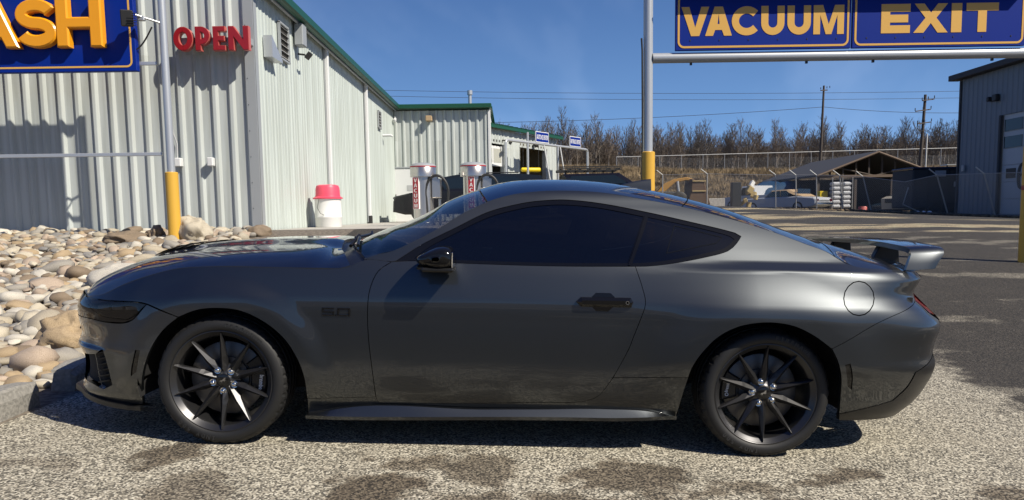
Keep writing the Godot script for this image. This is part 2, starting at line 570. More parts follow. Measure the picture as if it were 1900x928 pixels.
	b = MB.new()   # small running-horse mark
	var hz := tab([-.019,-.001, -.012,.004, -.004,.003, .004,.006, .009,.010, .014,.009, .018,.005, .013,.005, .010,.001, .013,-.006, .008,-.004, .004,-.009, .002,-.003, -.006,-.002, -.011,-.008, -.015,-.009, -.010,-.003])
	b.prism(T3(0, 0, 0, 0, 0, .35), hz, -.0424, -.0415)
	put(b, "emblem", M.chrome, w)
	for k in 5:
		var an := deg_to_rad(108.0 - 72.0 * k + (14.0 if front else -4.0))
		b = MB.new()
		b.lathe(zx * T3(cos(an) * .057, 0, -sin(an) * .057) if false else Transform3D(Basis(Vector3.RIGHT, PI / 2), Vector3(cos(an) * .057, sin(an) * .057, 0)), [Vector2(.0175, -.068), Vector2(.0175, -.051), Vector2(.0135, -.052), Vector2(.0115, -.052), Vector2(.0115, -.044), Vector2(.008, -.040), Vector2(0, -.0395)], 6 * 3)
		put(b, "lug_nut", M.chrome, w)
	b = MB.new()
	b.lathe(zx, [Vector2(.185, -.140), Vector2(.188, -.138), Vector2(.188, -.112), Vector2(.185, -.110), Vector2(.112, -.110), Vector2(.110, -.100), Vector2(.085, -.098), Vector2(.085, -.09), Vector2(0, -.09)], 72)
	put(b, "brake_disc", M.disc, w)
	b = MB.new()   # caliper: an arc block over the disc's edge
	var mid := 8.0 if front else 172.0
	var arc := PackedVector2Array()
	var span := 30.0 if front else 22.0
	for k in 13: arc.append(Vector2.from_angle(deg_to_rad(mid - span + 2 * span * k / 12.0)) * .212)
	for k in 13: arc.append(Vector2.from_angle(deg_to_rad(mid + span - 2 * span * k / 12.0)) * .128)
	b.prism(Transform3D(), arc, -.165, -.072, .008)
	put(b, "caliper", M.caliper, w)
	if side > 0:
		if front:
			lettering("brembo", .075, .021, .002, "lettering", M.white_print, w, T3(.182, -.012, -.0705, 0, 0, -PI / 2 - .1), .6)
			b = MB.new()
			b.lathe(Transform3D(Basis(Vector3.RIGHT, PI / 2), Vector3(.178, .055, 0)), [Vector2(.008, -.0715), Vector2(.008, -.0705), Vector2(.0115, -.0705), Vector2(.0115, -.0715)], 24)
		else:
			lettering("brembo", .055, .016, .002, "lettering", M.white_print, w, T3(-.178, .022, -.0705, 0, 0, PI / 2 - .2), .6)
			b = MB.new()
			b.lathe(Transform3D(Basis(Vector3.RIGHT, PI / 2), Vector3(-.179, -.018, 0)), [Vector2(.006, -.0715), Vector2(.006, -.0705), Vector2(.009, -.0705), Vector2(.009, -.0715)], 24)
		put(b, "ring_mark", M.white_print, w)
	return w

func build_car():
	for k in 260: WE.append(side_w(-1.0 + .02 * k, cr(ET, maxf(-1.0 + .02 * k, -.755)) if -1.0 + .02 * k > -.755 else .72))
	var car := thing("coupe", "dark metallic grey two-door fastback coupe with black wheels and rear wing", "car")
	car.transform = Transform3D(Basis(Vector3.BACK, -.0392225), Vector3(-1.4706, .0286, -4.545))
	var P := {}
	P.fender = tab([-0.761,0.715, -0.627,0.740, -0.524,0.788, -0.370,0.845, -0.225,0.883, -0.047,0.899, 0.292,0.903, 0.597,0.906, 0.682,0.942, 0.719,0.953, 0.840,0.944, 0.776,0.897, 0.741,0.814, 0.732,0.727, 0.732,0.641, 0.740,0.528, 0.757,0.384, 0.770,0.263, 0.426,0.247, 0.423,0.351, 0.391,0.453, 0.327,0.557, 0.231,0.638, 0.114,0.691, 0.000,0.701, -0.099,0.689, -0.193,0.651, -0.360,0.709, -0.437,0.716, -0.568,0.714])
	P.bumper = tab([-0.910,0.604, -0.712,0.612, -0.598,0.603, -0.493,0.605, -0.437,0.625, -0.360,0.706, -0.194,0.650, -0.265,0.591, -0.323,0.516, -0.371,0.418, -0.396,0.338, -0.432,0.178, -0.704,0.174, -0.904,0.257, -0.897,0.408, -0.923,0.463, -0.909,0.510])
	P.surround = tab([-0.913,0.721, -0.777,0.718, -0.757,0.714, -0.674,0.655, -0.615,0.632, -0.532,0.625, -0.462,0.626, -0.423,0.648, -0.363,0.705, -0.437,0.627, -0.493,0.608, -0.598,0.606, -0.711,0.614, -0.910,0.607])
	P.lamp = tab([-0.757,0.714, -0.568,0.712, -0.437,0.714, -0.361,0.707, -0.423,0.651, -0.462,0.629, -0.532,0.627, -0.615,0.635, -0.673,0.658])
	P.door = tab([0.840,0.944, 0.965,0.951, 1.169,0.945, 1.626,0.942, 2.014,0.949, 2.049,0.950, 2.053,0.936, 2.083,0.843, 2.096,0.774, 2.077,0.702, 2.045,0.609, 2.021,0.538, 1.958,0.407, 1.914,0.334, 1.891,0.303, 1.865,0.284, 1.826,0.268, 1.776,0.260, 1.589,0.254, 1.317,0.242, 0.815,0.229, 0.783,0.233, 0.773,0.248, 0.770,0.263, 0.757,0.384, 0.740,0.528, 0.732,0.641, 0.732,0.727, 0.741,0.814, 0.776,0.897])
	P.rocker = tab([.426,.247, .770,.263, .773,.248, .783,.233, .815,.229, 1.317,.242, 1.589,.253, 1.777,.259, 1.826,.268, 1.866,.284, 1.891,.303, 1.914,.334, 1.954,.396, 2.318,.412, 2.295,.285, 2.283,.178, 2.198,.187, 1.911,.190, 1.318,.182, .547,.165, .475,.158, .418,.150])
	P.quarter = tab([2.049,0.950, 2.107,0.952, 2.232,0.968, 2.407,1.003, 2.521,1.035, 2.573,1.074, 2.602,1.109, 2.572,1.126, 2.370,1.171, 2.124,1.220, 1.887,1.259, 1.712,1.273, 1.596,1.267, 1.478,1.249, 1.307,1.200, 1.139,1.113, 1.029,1.056, 0.961,1.017, 0.858,0.947, 0.840,0.944, 0.719,0.953, 0.692,0.953, 0.757,0.975, 0.849,1.001, 1.069,1.118, 1.163,1.182, 1.299,1.252, 1.419,1.291, 1.538,1.311, 1.714,1.322, 1.891,1.317, 2.128,1.285, 2.313,1.255, 2.586,1.191, 2.787,1.132, 2.951,1.073, 3.030,1.045, 3.147,0.978, 3.394,0.958, 3.620,0.932, 3.641,0.910, 3.627,0.887, 3.585,0.819, 3.530,0.801, 3.255,0.719, 3.043,0.604, 2.999,0.580, 2.907,0.642, 2.813,0.685, 2.712,0.702, 2.616,0.697, 2.526,0.673, 2.438,0.618, 2.364,0.529, 2.330,0.465, 2.317,0.413, 1.954,0.396, 1.958,0.407, 2.021,0.538, 2.045,0.609, 2.077,0.702, 2.096,0.774, 2.083,0.843, 2.053,0.936])
	P.rear = tab([2.999,0.580, 3.043,0.604, 3.255,0.719, 3.530,0.801, 3.585,0.742, 3.700,0.689, 3.690,0.528, 3.655,0.515, 3.480,0.451, 3.447,0.366, 3.382,0.299, 3.101,0.231, 3.071,0.400, 3.053,0.466, 3.030,0.526])
	P.valance = tab([3.101,0.231, 3.382,0.299, 3.447,0.366, 3.480,0.451, 3.655,0.515, 3.724,0.457, 3.712,0.381, 3.645,0.248, 3.613,0.209, 3.591,0.182, 3.115,0.192])
	P.fuel = tab([3.225,0.823, 3.223,0.854, 3.207,0.880, 3.183,0.898, 3.152,0.904, 3.121,0.897, 3.094,0.879, 3.074,0.853, 3.063,0.822, 3.063,0.792, 3.076,0.767, 3.099,0.750, 3.129,0.744, 3.160,0.750, 3.188,0.767, 3.212,0.793])
	P.dlo = tab([0.858,0.947, 0.961,1.017, 1.029,1.056, 1.139,1.113, 1.307,1.200, 1.478,1.249, 1.596,1.267, 1.712,1.273, 1.887,1.259, 2.124,1.220, 2.370,1.171, 2.572,1.126, 2.602,1.109, 2.573,1.074, 2.521,1.035, 2.407,1.003, 2.232,0.968, 2.107,0.952, 2.014,0.949, 1.626,0.942, 1.169,0.945, 0.965,0.951])
	P.glass = tab([0.940,0.958, 1.017,1.021, 1.140,1.090, 1.308,1.176, 1.479,1.227, 1.594,1.245, 1.710,1.251, 1.886,1.238, 2.108,1.200, 2.014,0.961, 1.626,0.954, 1.168,0.956])
	P.qglass = tab([2.127,1.198, 2.366,1.154, 2.546,1.112, 2.571,1.094, 2.513,1.048, 2.408,1.019, 2.233,0.983, 2.108,0.966, 2.030,0.961])
	P.frit = tab([2.261,1.157, 2.505,1.103, 2.468,1.071, 2.208,1.016])
	P.curtain = tab([-0.676,0.431, -0.632,0.460, -0.618,0.461, -0.585,0.276, -0.652,0.243, -0.673,0.335])
	P.slot_f = tab([-.423,.477, -.396,.476, -.426,.363, -.461,.336, -.453,.379])
	P.slot_r = tab([3.071,0.502, 3.098,0.508, 3.120,0.442, 3.134,0.368, 3.107,0.387])
	P.tail = tab([3.582,.826, 3.526,.801, 3.602,.738, 3.668,.722])
	P.mouth = tab([-0.895,0.398, -0.680,0.431, -0.678,0.334, -0.655,0.246, -0.733,0.261, -0.903,0.260])
	var fuel_hole := Geometry2D.offset_polygon(rounded(P.fuel), .0035)
	var bump_holes := [rounded(P.curtain), rounded(P.slot_f), P.mouth]
	# [part, outline, material, offset, lip, gap, holes]
	var made := {}
	var list := [
		["fender", P.fender, M.paint, 0.0, .03, .0018, []],
		["door", P.door, M.paint, .0, .03, .0018, []],
		["body_side", P.quarter, M.paint, .0, .03, .0014, fuel_hole],
		["rocker_panel", P.rocker, M.paint, -.004, .02, .0012, []],
		["front_bumper", P.bumper, M.paint, .0, .03, .0015, bump_holes],
		["rear_bumper", P.rear, M.paint, .0, .03, .0015, [rounded(P.slot_r)]],
		["rear_valance", P.valance, M.black_satin, .004, .04, .001, []],
		["lamp_surround", P.surround, M.black_gloss, -.002, .02, .001, []],
		["headlight", P.lamp, M.lamp_glass, .001, .02, .001, []],
		["fuel_door", P.fuel, M.paint, .0, .015, .0018, []],
		["window_trim", P.dlo, M.black_gloss, -.004, .0, -.001, [Geometry2D.offset_polygon(rounded(P.glass), -.003)[0], Geometry2D.offset_polygon(rounded(P.qglass), -.003)[0]]],
		["side_window", P.glass, M.tint, -.008, .0, -.002, []],
		["quarter_window", P.qglass, M.tint, -.007, .0, -.002, []],
		["air_vent", P.curtain, M.black_matt, -.03, .0, -.004, []],
		["side_marker", P.slot_f, M.black_gloss, -.006, .0, -.001, []],
		["reflector", P.slot_r, M.black_gloss, -.006, .0, -.001, []],
		["taillight", P.tail, M.red_lamp, .003, .02, .0, []],
		["lower_grille", P.mouth, M.black_matt, -.045, .0, -.006, []],
	]
	for e in list:
		var sm: bool = not e[0] in ["air_vent", "side_marker", "reflector", "lower_grille", "taillight", "lamp_surround"]
		var b := panel(e[1], e[3], e[4], e[5], .014 if e[0] in ["body_side", "fender", "door", "front_bumper", "rear_bumper"] else .03, sm, e[6])
		var near := put(b, e[0], e[2], car)
		var far := put(b.mirrored(), e[0], e[2], car)
		made[e[0]] = [near, far]
	# printed border line of the quarter window
	for sg in [1, -1]:
		var b := MB.new()
		var ring := rounded(P.frit, .03, 20.0)
		var inner := Geometry2D.offset_polygon(ring, -.003)[0]
		var pn := panel(ring, -.0055, 0.0, 0.0, .06, false, [inner])
		put(pn if sg > 0 else pn.mirrored(), "border_line", M.frit, made.quarter_window[0 if sg > 0 else 1])
	# upper panels
	put(top_mesh(func(u): return -.90 + .147 * u * u, func(u): return .445 + .19 * u * u, -1.0, 1.0, 72, 60), "hood", M.paint, car)
	put(top_mesh(func(u): return 1.232 + .072 * u * u, func(u): return 2.452 - .140 * u * u, -1.0, 1.0, 48, 36), "roof", M.paint, car)
	put(top_mesh(func(u): return .50 + .215 * u * u, func(u): return 1.226 + .072 * u * u, -.995, .995, 40, 30, -.003), "windshield", M.windshield, car)
	put(top_mesh(func(u): return 2.458 - .140 * u * u, func(u): return 3.17 - .10 * u * u, -.90, .90, 40, 24, -.002), "rear_window", M.tint, car)
	for sg in [[.905, 1.0], [-1.0, -.905]]:
		put(top_mesh(func(u): return 2.458 - .140 * u * u, func(u): return 3.17 - .10 * u * u, sg[0], sg[1], 4, 24), "roof_pillar", M.paint, car)
	put(top_mesh(func(u): return 3.176 - .10 * u * u, func(_u): return 3.615, -1.0, 1.0, 40, 16), "trunk_lid", M.paint, car)
	# cowl between hood and windshield, with the wipers on it
	var cowl := put(top_mesh(func(u): return .43 + .19 * u * u, func(u): return .53 + .20 * u * u, -.96, .96, 32, 6, -.022), "cowl", M.black_satin, car)
	for k in 2:
		var b := MB.new()
		var path := []
		for i in 9:
			var u := lerpf(.80, .12, i / 8.0) if k == 0 else lerpf(.20, -.55, i / 8.0)
			path.append(top_p(.505 + .205 * u * u + .035 * sin(PI * i / 8.0), u, .018))
		b.tube(path, .009, 6)
		b.tube([top_p(.47 + .19 * .5, .62 - .65 * k, .0), path[4] + Vector3(0, .012, 0)], .010, 6)
		put(b, "wiper", M.black_satin, car)
	# black heat vents in the hood
	for sg in [1, -1]:
		for k in 4:
			var b := MB.new()
			var s0 := -.60 + .055 * k
			var pts := []
			for i in 4:
				var row := []
				for j in 7: row.append(top_p(s0 + .045 * i / 3.0, sg * lerpf(.10, .40, j / 6.0), .003 + .010 * i / 3.0))
				pts.append(row)
			b.grid(pts, Vector3.UP)
			put(b, "hood_louvre", M.black_satin, car)
	# front end and tail between the two sides
	var cap := func(tb: PackedVector2Array, y0: float, y1: float, bulge: float, sgn: float, ny: int) -> MB:
		var pts := []
		for i in ny + 1:
			var y := lerpf(y0, y1, float(i) / ny)
			var s := cr(tb, y)
			var we := side_w(s + .002 * -sgn, y)
			var row := []
			for j in 25:
				var v := -1.0 + j / 12.0
				row.append(Vector3(s + sgn * bulge * (1.0 - v * v), y, v * we))
			pts.append(row)
		var b := MB.new()
		b.grid(pts, Vector3(sgn, 0, 0))
		return b
	put(cap.call(SF, .25, .721, .05, -1.0, 24), "nose_panel", M.paint, car)
	put(cap.call(SR, .50, .935, .10, 1.0, 20), "tail_panel", M.paint, car)
	put(cap.call(SR, .185, .50, .10, 1.0, 12), "diffuser", M.black_satin, car)
	var nb := MB.new()
	var npts := [[], []]
	for j in 25:
		var v := -1.0 + j / 12.0
		npts[0].append(Vector3(-.917 - .05 * (1 - v * v), .7212, v * side_w(-.915, .72)))
		npts[1].append(top_p(-.902 + .147 * v * v, v))
	nb.grid(npts, Vector3.UP)
	put(nb, "nose_top", M.paint, car)
	var gb := MB.new()   # grille slats in the nose
	for k in 5: gb.bx(-.965, .60 - .05 * k, 0, .03, .012, .86)
	for k in 9: gb.bx(-.962, .50, -.4 + .1 * k, .02, .22, .008)
	put(gb, "grille", M.black_satin, car)
	# splitter along the front edge
	var sp := MB.new()
	var rows := [[], [], [], []]
	for k in 33:
		var t := k / 32.0
		var s: float; var w: float
		var a := absf(t * 2 - 1.0)           # 1 at the sides, 0 in the middle
		var sd := 1.0 if t > .5 else -1.0
		if a > .5:
			s = lerpf(-.93, -.432, (a - .5) * 2.0)
			w = side_w(maxf(s, -.90), .20) + .006
		else:
			s = -.93 - .05 * (1 - pow(a * 2, 2)); w = side_w(-.90, .20) * a * 2.0
		var lift := .042 * (1.0 - ss(.45, .95, a))
		rows[0].append(Vector3(s + .05, .176 + lift, sd * maxf(w - .05, 0)))
		rows[1].append(Vector3(s - .004, .172 + lift, sd * (w + .003)))
		rows[2].append(Vector3(s - .006, .150 + lift * .8, sd * (w + .002)))
		rows[3].append(Vector3(s + .06, .146 + lift * .5, sd * maxf(w - .06, 0)))
	for r in 3: sp.grid([rows[r], rows[r + 1]], [Vector3.UP, Vector3(-1, 0, 0), Vector3.DOWN][r])
	put(sp, "splitter", M.black_satin, car)
	# side skirts: a blade that stands out below the doors
	var sk := tab([.420,.167, .477,.174, .548,.191, 1.318,.212, 1.590,.219, 1.910,.228, 2.197,.212, 2.283,.188])
	for sg in [1, -1]:
		var b := MB.new()
		var g := []
		for i in 5: g.append([])
		for k in 48:
			var s := lerpf(.420, 2.283, k / 47.0)
			var yt := cr(sk, s); var yb := lerpf(.146, .172, ss(.42, 1.9, s)) + .012 * ss(1.9, 2.28, s)
			var o := .905 + .012 * ss(.42, .6, s) - .02 * ss(2.1, 2.28, s)
			g[0].append(Vector3(s, yt + .004, sg * (o - .05)))
			g[1].append(Vector3(s, yt, sg * (o - .012)))
			g[2].append(Vector3(s, yb + .018, sg * (o + .012)))
			g[3].append(Vector3(s, yb, sg * (o + .008)))
			g[4].append(Vector3(s, yb, sg * (o - .14)))
		b.grid([g[0], g[1]], Vector3.UP); b.grid([g[1], g[2]], Vector3(0, 1, sg)); b.grid([g[2], g[3]], Vector3(0, 0, sg)); b.grid([g[3], g[4]], Vector3.DOWN)
		put(b, "side_skirt", M.paint, car)
	# rear wing on two stands
	var wing := MB.new()
	var wt := [[.765,.955,3.450,3.605], [.758,.985,3.462,3.622], [.745,1.030,3.482,3.655], [.728,1.050,3.487,3.663], [.69,1.060,3.487,3.668], [.62,1.064,3.488,3.684], [.45,1.073,3.495,3.708], [.22,1.079,3.5,3.728], [0,1.081,3.502,3.735]]
	var full := []
	for e in wt: full.append([e[0], e[1], e[2], e[3]])
	for k in range(wt.size() - 2, -1, -1): full.append([-wt[k][0], wt[k][1], wt[k][2], wt[k][3]])
	var upper := []; var lower := []; var edge := []
	for i in full.size():
		var e = full[i]
		var a = full[maxi(i - 1, 0)]; var c = full[mini(i + 1, full.size() - 1)]
		var nrm := Vector2(a[1] - c[1], c[0] - a[0]).orthogonal().orthogonal() * -1.0
		nrm = Vector2((c[1] - a[1]), -(c[0] - a[0])).normalized()   # (z, y) outward
		if nrm.y < 0 and absf(e[0]) < .7: nrm = -nrm
		if absf(e[0]) >= .7 and signf(nrm.x) != signf(e[0]): nrm = -nrm
		var up := []; var lw := []
		for j in 7:
			var t := j / 6.0
			var s := lerpf(e[2], e[3], t)
			var th := .016 * sqrt(maxf(0.0, 1.0 - pow(2.0 * t - .8, 2) / 1.5)) + .003
			var lift := .012 * t * t
			up.append(Vector3(s, e[1] + lift + nrm.y * th, e[0] + nrm.x * th))
			lw.append(Vector3(s, e[1] + lift - nrm.y * th * .8, e[0] - nrm.x * th * .8))
		upper.append(up); lower.append(lw)
	wing.grid(upper, Vector3.UP); wing.grid(lower, Vector3.DOWN)
	for i in upper.size() - 1:
		wing.quad(upper[i][0], upper[i + 1][0], lower[i + 1][0], lower[i][0], Vector3(-1, 0, 0))
		wing.quad(upper[i][6], upper[i + 1][6], lower[i + 1][6], lower[i][6], Vector3(1, 0, 0))
	for e in [0, upper.size() - 1]:
		for j in 6: wing.quad(upper[e][j], upper[e][j + 1], lower[e][j + 1], lower[e][j], Vector3(0, -1, 0))
	var wg := put(wing, "rear_wing", M.paint, car)
	for sg in [1, -1]:
		var b := MB.new()
		b.prism(T3(0, 0, sg * .30 - .02), tab([3.50,.985, 3.53,.985, 3.66,.955, 3.645,1.078, 3.545,1.078]), 0.0, .04, .004)
		put(b, "stand", M.black_satin, wg)
	var b := MB.new()   # underside of the wing is black
	# roof antenna fin
	var fin := MB.new()
	var fpts := []
	for i in 9:
		var t := i / 8.0
		var s := lerpf(2.08, 2.272, t)
		var hgt := .006 + .075 * pow(t, .8)
		var wd := lerpf(.012, .030, t)
		var base := top_p(s, 0.0)
		var row := []
		for j in 9:
			var an := PI * j / 8.0
			row.append(base + Vector3(0, sin(an) * hgt - .004, cos(an) * wd * (1.0 - .4 * sin(an))))
		fpts.append(row)
	fin.grid(fpts, Vector3.UP)
	var last: Array = fpts[8]
	for j in 7: fin.tri(last[0], last[j + 1], last[j + 2], Vector3(1, 0, 0))
	put(fin, "antenna_fin", M.paint, car)
	# mirrors, handles, badges
	for sg in [1, -1]:
		b = MB.new()
		var pts := []
		for i in 17:
			var th := -PI / 2 + PI * i / 16.0
			var row := []
			for j in 25:
				var ph := TAU * j / 24.0
				var sp2 := func(c: float, e: float) -> float: return signf(c) * pow(absf(c), e)
				var x: float = sp2.call(cos(th), .6) * sp2.call(cos(ph), .75)
				var y: float = sp2.call(cos(th), .6) * sp2.call(sin(ph), .7)
				var z: float = sp2.call(sin(th), .7)
				# a wedge: low and narrow at the front, flat at the back
				x = minf(x, .72)
				var k := lerpf(.5, 1.0, ss(-1.0, .35, x))
				row.append(Vector3(1.075 + x * .100, .975 + y * .060 * k + (-.018 * (1.0 - k)), sg * (.985 + z * .105 * lerpf(.8, 1.0, k))))
			pts.append(row)
		b.grid(pts, Vector3.UP)
		# normals away from the middle
		var c0 := Vector3(1.075, .968, sg * .985)
		for q in b.v.size():
			if b.n[q].dot(b.v[q] - c0) < 0: b.n[q] = -b.n[q]
		var fixed := MB.new()
		for q in range(0, b.v.size(), 3): fixed.t3(b.v[q], b.v[q + 1], b.v[q + 2], b.n[q], b.n[q + 1], b.n[q + 2])
		var mir := put(fixed, "door_mirror", M.black_gloss, car)
		b = MB.new()
		b.box(T3(1.04, .928, sg * .93, 0, 0, 0), Vector3(.13, .022, .16), .008)
		b.bx(1.085, .922, sg * 1.0, .155, .020, .16, .008)
		put(b, "mirror_foot", M.black_satin, mir)
		b = MB.new()
		b.box(T3(1.152, .970, sg * .985), Vector3(.006, .075, .165), .002)
		put(b, "mirror_glass", M.mirror, mir)
		# handle in its dark pocket
		var door: Node3D = made.door[0 if sg > 0 else 1]
		var pk := panel(tab([1.832,.798, 1.853,.818, 1.925,.818, 1.945,.800, 1.940,.752, 1.915,.728, 1.855,.728, 1.835,.750]), .0012, 0.0, 0.0, .02)
		put(pk if sg > 0 else pk.mirrored(), "handle_pocket", M.black_gloss, door)
		b = MB.new()
		var hx := Transform3D(Basis(Vector3.RIGHT, -.06 * 1.0), Vector3(0, 0, 0))
		var wz := side_w(1.9, .775)
		var hp := tab([1.756,.775, 1.779,.797, 2.022,.799, 2.034,.778, 2.026,.752, 1.780,.750])
		b.prism(T3(0, 0, wz), hp, -.006, .030, .014)
		put(b if sg > 0 else b.mirrored(), "handle", M.black_gloss, door)
		b = MB.new()
		b.lathe(Transform3D(Basis(Vector3.RIGHT, PI / 2), Vector3(2.004, .776, wz)), [Vector2(.009, .028), Vector2(.009, .032), Vector2(.006, .032), Vector2(.005, .030), Vector2(0, .030)], 16)
		put(b if sg > 0 else b.mirrored(), "lock", M.chrome, door)
		# squared 5.0 badge
		b = MB.new()
		var bw := side_w(.58, .695)
		var bar := func(x0: float, x1: float, y0: float, y1: float):
			b.box(T3(.508 + (x0 + x1) / 2, .674 + (y0 + y1) / 2, bw + .002), Vector3(x1 - x0, y1 - y0, .008), .0015)
		bar.call(0.0, .060, .033, .041); bar.call(0.0, .009, .0225, .033); bar.call(0.0, .060, .0165, .0245)
		bar.call(.051, .060, .008, .0165); bar.call(0.0, .060, 0.0, .008)
		bar.call(.064, .071, .0, .008)
		bar.call(.075, .139, .033, .041); bar.call(.075, .139, 0.0, .008); bar.call(.075, .085, .008, .033); bar.call(.129, .139, .008, .033)
		put(b if sg > 0 else b.mirrored(), "badge", M.black_gloss, made.fender[0 if sg > 0 else 1])
		# slats behind the air vent
		b = MB.new()
		for k in 6: b.box(T3(-.64, .29 + .03 * k, side_w(-.64, .35) - .022, 0, 0, .2), Vector3(.06, .006, .03))
		put(b if sg > 0 else b.mirrored(), "vent_slats", M.black_satin, made.air_vent[0 if sg > 0 else 1])
		# lamp inside the headlight
		for k in 3:
			b = MB.new()
			b.box(T3(-.63 + .085 * k, .672 + .004 * k, side_w(-.6, .67) - .06 + .03 * k, .25), Vector3(.055, .022, .02), .004)
			put(b if sg > 0 else b.mirrored(), "lamp_element", M.lamp_metal, made.headlight[0 if sg > 0 else 1])
		# B pillar strip
		b = MB.new()
		for k in 8:
			var y0 := lerpf(.955, 1.205, k / 8.0); var y1 := lerpf(.955, 1.205, (k + 1) / 8.0)
			var x0 := lerpf(2.019, 2.118, k / 8.0); var x1 := lerpf(2.019, 2.118, (k + 1) / 8.0)
			b.quad(side_p(x0 - .006, y0, .001), side_p(x0 + .006, y0, .001), side_p(x1 + .006, y1, .001), side_p(x1 - .006, y1, .001), Vector3(0, .3, 1))
		put(b if sg > 0 else b.mirrored(), "pillar_trim", M.black_gloss, car)
	# dark inner body, arch liners, seats
	b = MB.new()
	b.bx(-.07, .44, 0, 1.02, .42, 1.18); b.bx(1.36, .55, 0, 1.80, .70, 1.66); b.bx(2.72, .57, 0, .92, .50, 1.16); b.bx(3.30, .56, 0, .36, .52, 1.62); b.bx(-.62, .42, 0, .36, .40, 1.16)
	put(b, "underbody", M.black_matt, car)
	for c in [0.0, 2.72]:
		for sg in [1, -1]:
			b = MB.new()
			var pts := []
			for i in 25:
				var an := deg_to_rad(-14.0 + 208.0 * i / 24.0)
				var p := Vector2(c + cos(an) * .425, .327 + sin(an) * .385)
				pts.append([Vector3(p.x, p.y, sg * .60), Vector3(p.x, p.y, sg * .905)])
			b.grid(pts, Vector3.DOWN)
			put(b, "wheel_arch_liner", M.black_matt, car)
	for sg in [1, -1]:
		b = MB.new()
		b.box(T3(1.55, .95, sg * .36, 0, 0, -.06), Vector3(.48, .12, .46), .05)
		b.box(T3(1.86, 1.02, sg * .36, 0, 0, -.32), Vector3(.12, .42, .44), .05)
		b.box(T3(1.95, 1.24, sg * .36, 0, 0, -.28), Vector3(.09, .13, .24), .04)
		put(b, "seat", M.black_matt, car)
	b = MB.new()
	b.box(T3(.98, .93, 0, 0, 0, .1), Vector3(.42, .10, 1.45), .04)
	put(b, "dashboard", M.black_matt, car)
	b = MB.new()
	var wheel_ring := []
	for k in 25:
		var an := TAU * k / 24.0
		wheel_ring.append(Vector3(1.24 - sin(an) * .06, 1.0 + sin(an) * .17, -.36 + cos(an) * .18) + Vector3(0, 0, .72))
	b.tube(wheel_ring, .014, 6, -1.0, false)
	put(b, "steering_wheel", M.black_matt, car)
	for s in [0.0, 2.72]:
		for sg in [1, -1]:
			build_wheel(car, s, sg, s < 1.0)

# ---------------------------------------------------------------- start
func _ready():
	rng.seed = 11
	# camera: standing beside the car, looking slightly down, lens shifted as in the cropped picture
	var cam := Camera3D.new()
	cam.name = "camera"
	var pitch := atan(130.0 / 1372.0)
	var roll := deg_to_rad(0.85)
	var f := Vector3(0, -sin(pitch), -cos(pitch))
	var r0 := Vector3.RIGHT
	var u0 := r0.cross(f)
	var r := r0 * cos(roll) - u0 * sin(roll)
	var u := r0 * sin(roll) + u0 * cos(roll)
	cam.transform = Transform3D(Basis(r, u, -f), Vector3(0, 1.166, 0))
	cam.set_frustum(.1 * 928.0 / 1372.0, Vector2(0, .1 * 63.0 / 1372.0), .1, 900.0)
	add_child(cam)
	# clear sky with thin high cloud
	var env := Environment.new()
	var psky := ProceduralSkyMaterial.new()
	psky.sky_top_color = Color(.055, .205, .46)
	psky.sky_horizon_color = Color(.49, .665, .86)
	psky.sky_curve = .16
	psky.ground_bottom_color = Color(.25, .23, .2)
	psky.ground_horizon_color = Color(.5, .55, .6)
	psky.sun_angle_max = 55.0
	psky.sun_curve = .16
	psky.sky_cover = cirrus()
	psky.sky_cover_modulate = Color(1, 1, 1, .11)
	var sky := Sky.new()
	sky.sky_material = psky
	env.background_mode = Environment.BG_SKY
	env.sky = sky
	env.tonemap_mode = Environment.TONE_MAPPER_LINEAR
	env.tonemap_exposure = 1.3
	env.sdfgi_enabled = true
	env.ssao_enabled = true
	env.ssil_enabled = true
	var we := WorldEnvironment.new()
	we.name = "world"
	we.environment = env
	add_child(we)
	# the sun: high, to the right and slightly behind the viewer
	var sun := DirectionalLight3D.new()
	sun.name = "sun"
	sun.light_energy = 1.55
	sun.light_color = Color(1.0, .965, .91)
	sun.light_angular_distance = .5
	sun.shadow_enabled = true
	add_child(sun)
	sun.look_at_from_position(Vector3.ZERO, Vector3(-.88, -1.0, -.57), Vector3.UP)
	materials()
	build_ground()
	build_car()
	build_buildings()
	build_signs()
	build_rocks()
	build_lot_things()
	build_yard()
	build_woods()

func cirrus() -> ImageTexture:
	# streaky high cloud, white with a varying alpha
	var W := 1024; var H := 512
	var im := Image.create(W, H, false, Image.FORMAT_RGBA8)
	var n := FastNoiseLite.new()
	n.seed = 5; n.frequency = .9; n.fractal_octaves = 5
	n.domain_warp_enabled = true; n.domain_warp_amplitude = .6; n.domain_warp_frequency = .6
	for y in H:
		var el := (.5 - (y + .5) / H) * PI
		for x in W:
			if el <= 0.0:
				im.set_pixel(x, y, Color(1, 1, 1, 0)); continue
			var az := (x + .5) / W * TAU
			var k := 1.0 / (sin(el) + .12)
			var px := cos(az) * cos(el) * k; var pz := sin(az) * cos(el) * k
			var q := n.get_noise_2d(px * .35 + pz * .12, pz * 1.5 - px * .4)
			var a := clampf((q + .05) * 1.3, 0.0, 1.0)
			im.set_pixel(x, y, Color(.95, .97, 1.0, a * .55))
	return ImageTexture.create_from_image(im)

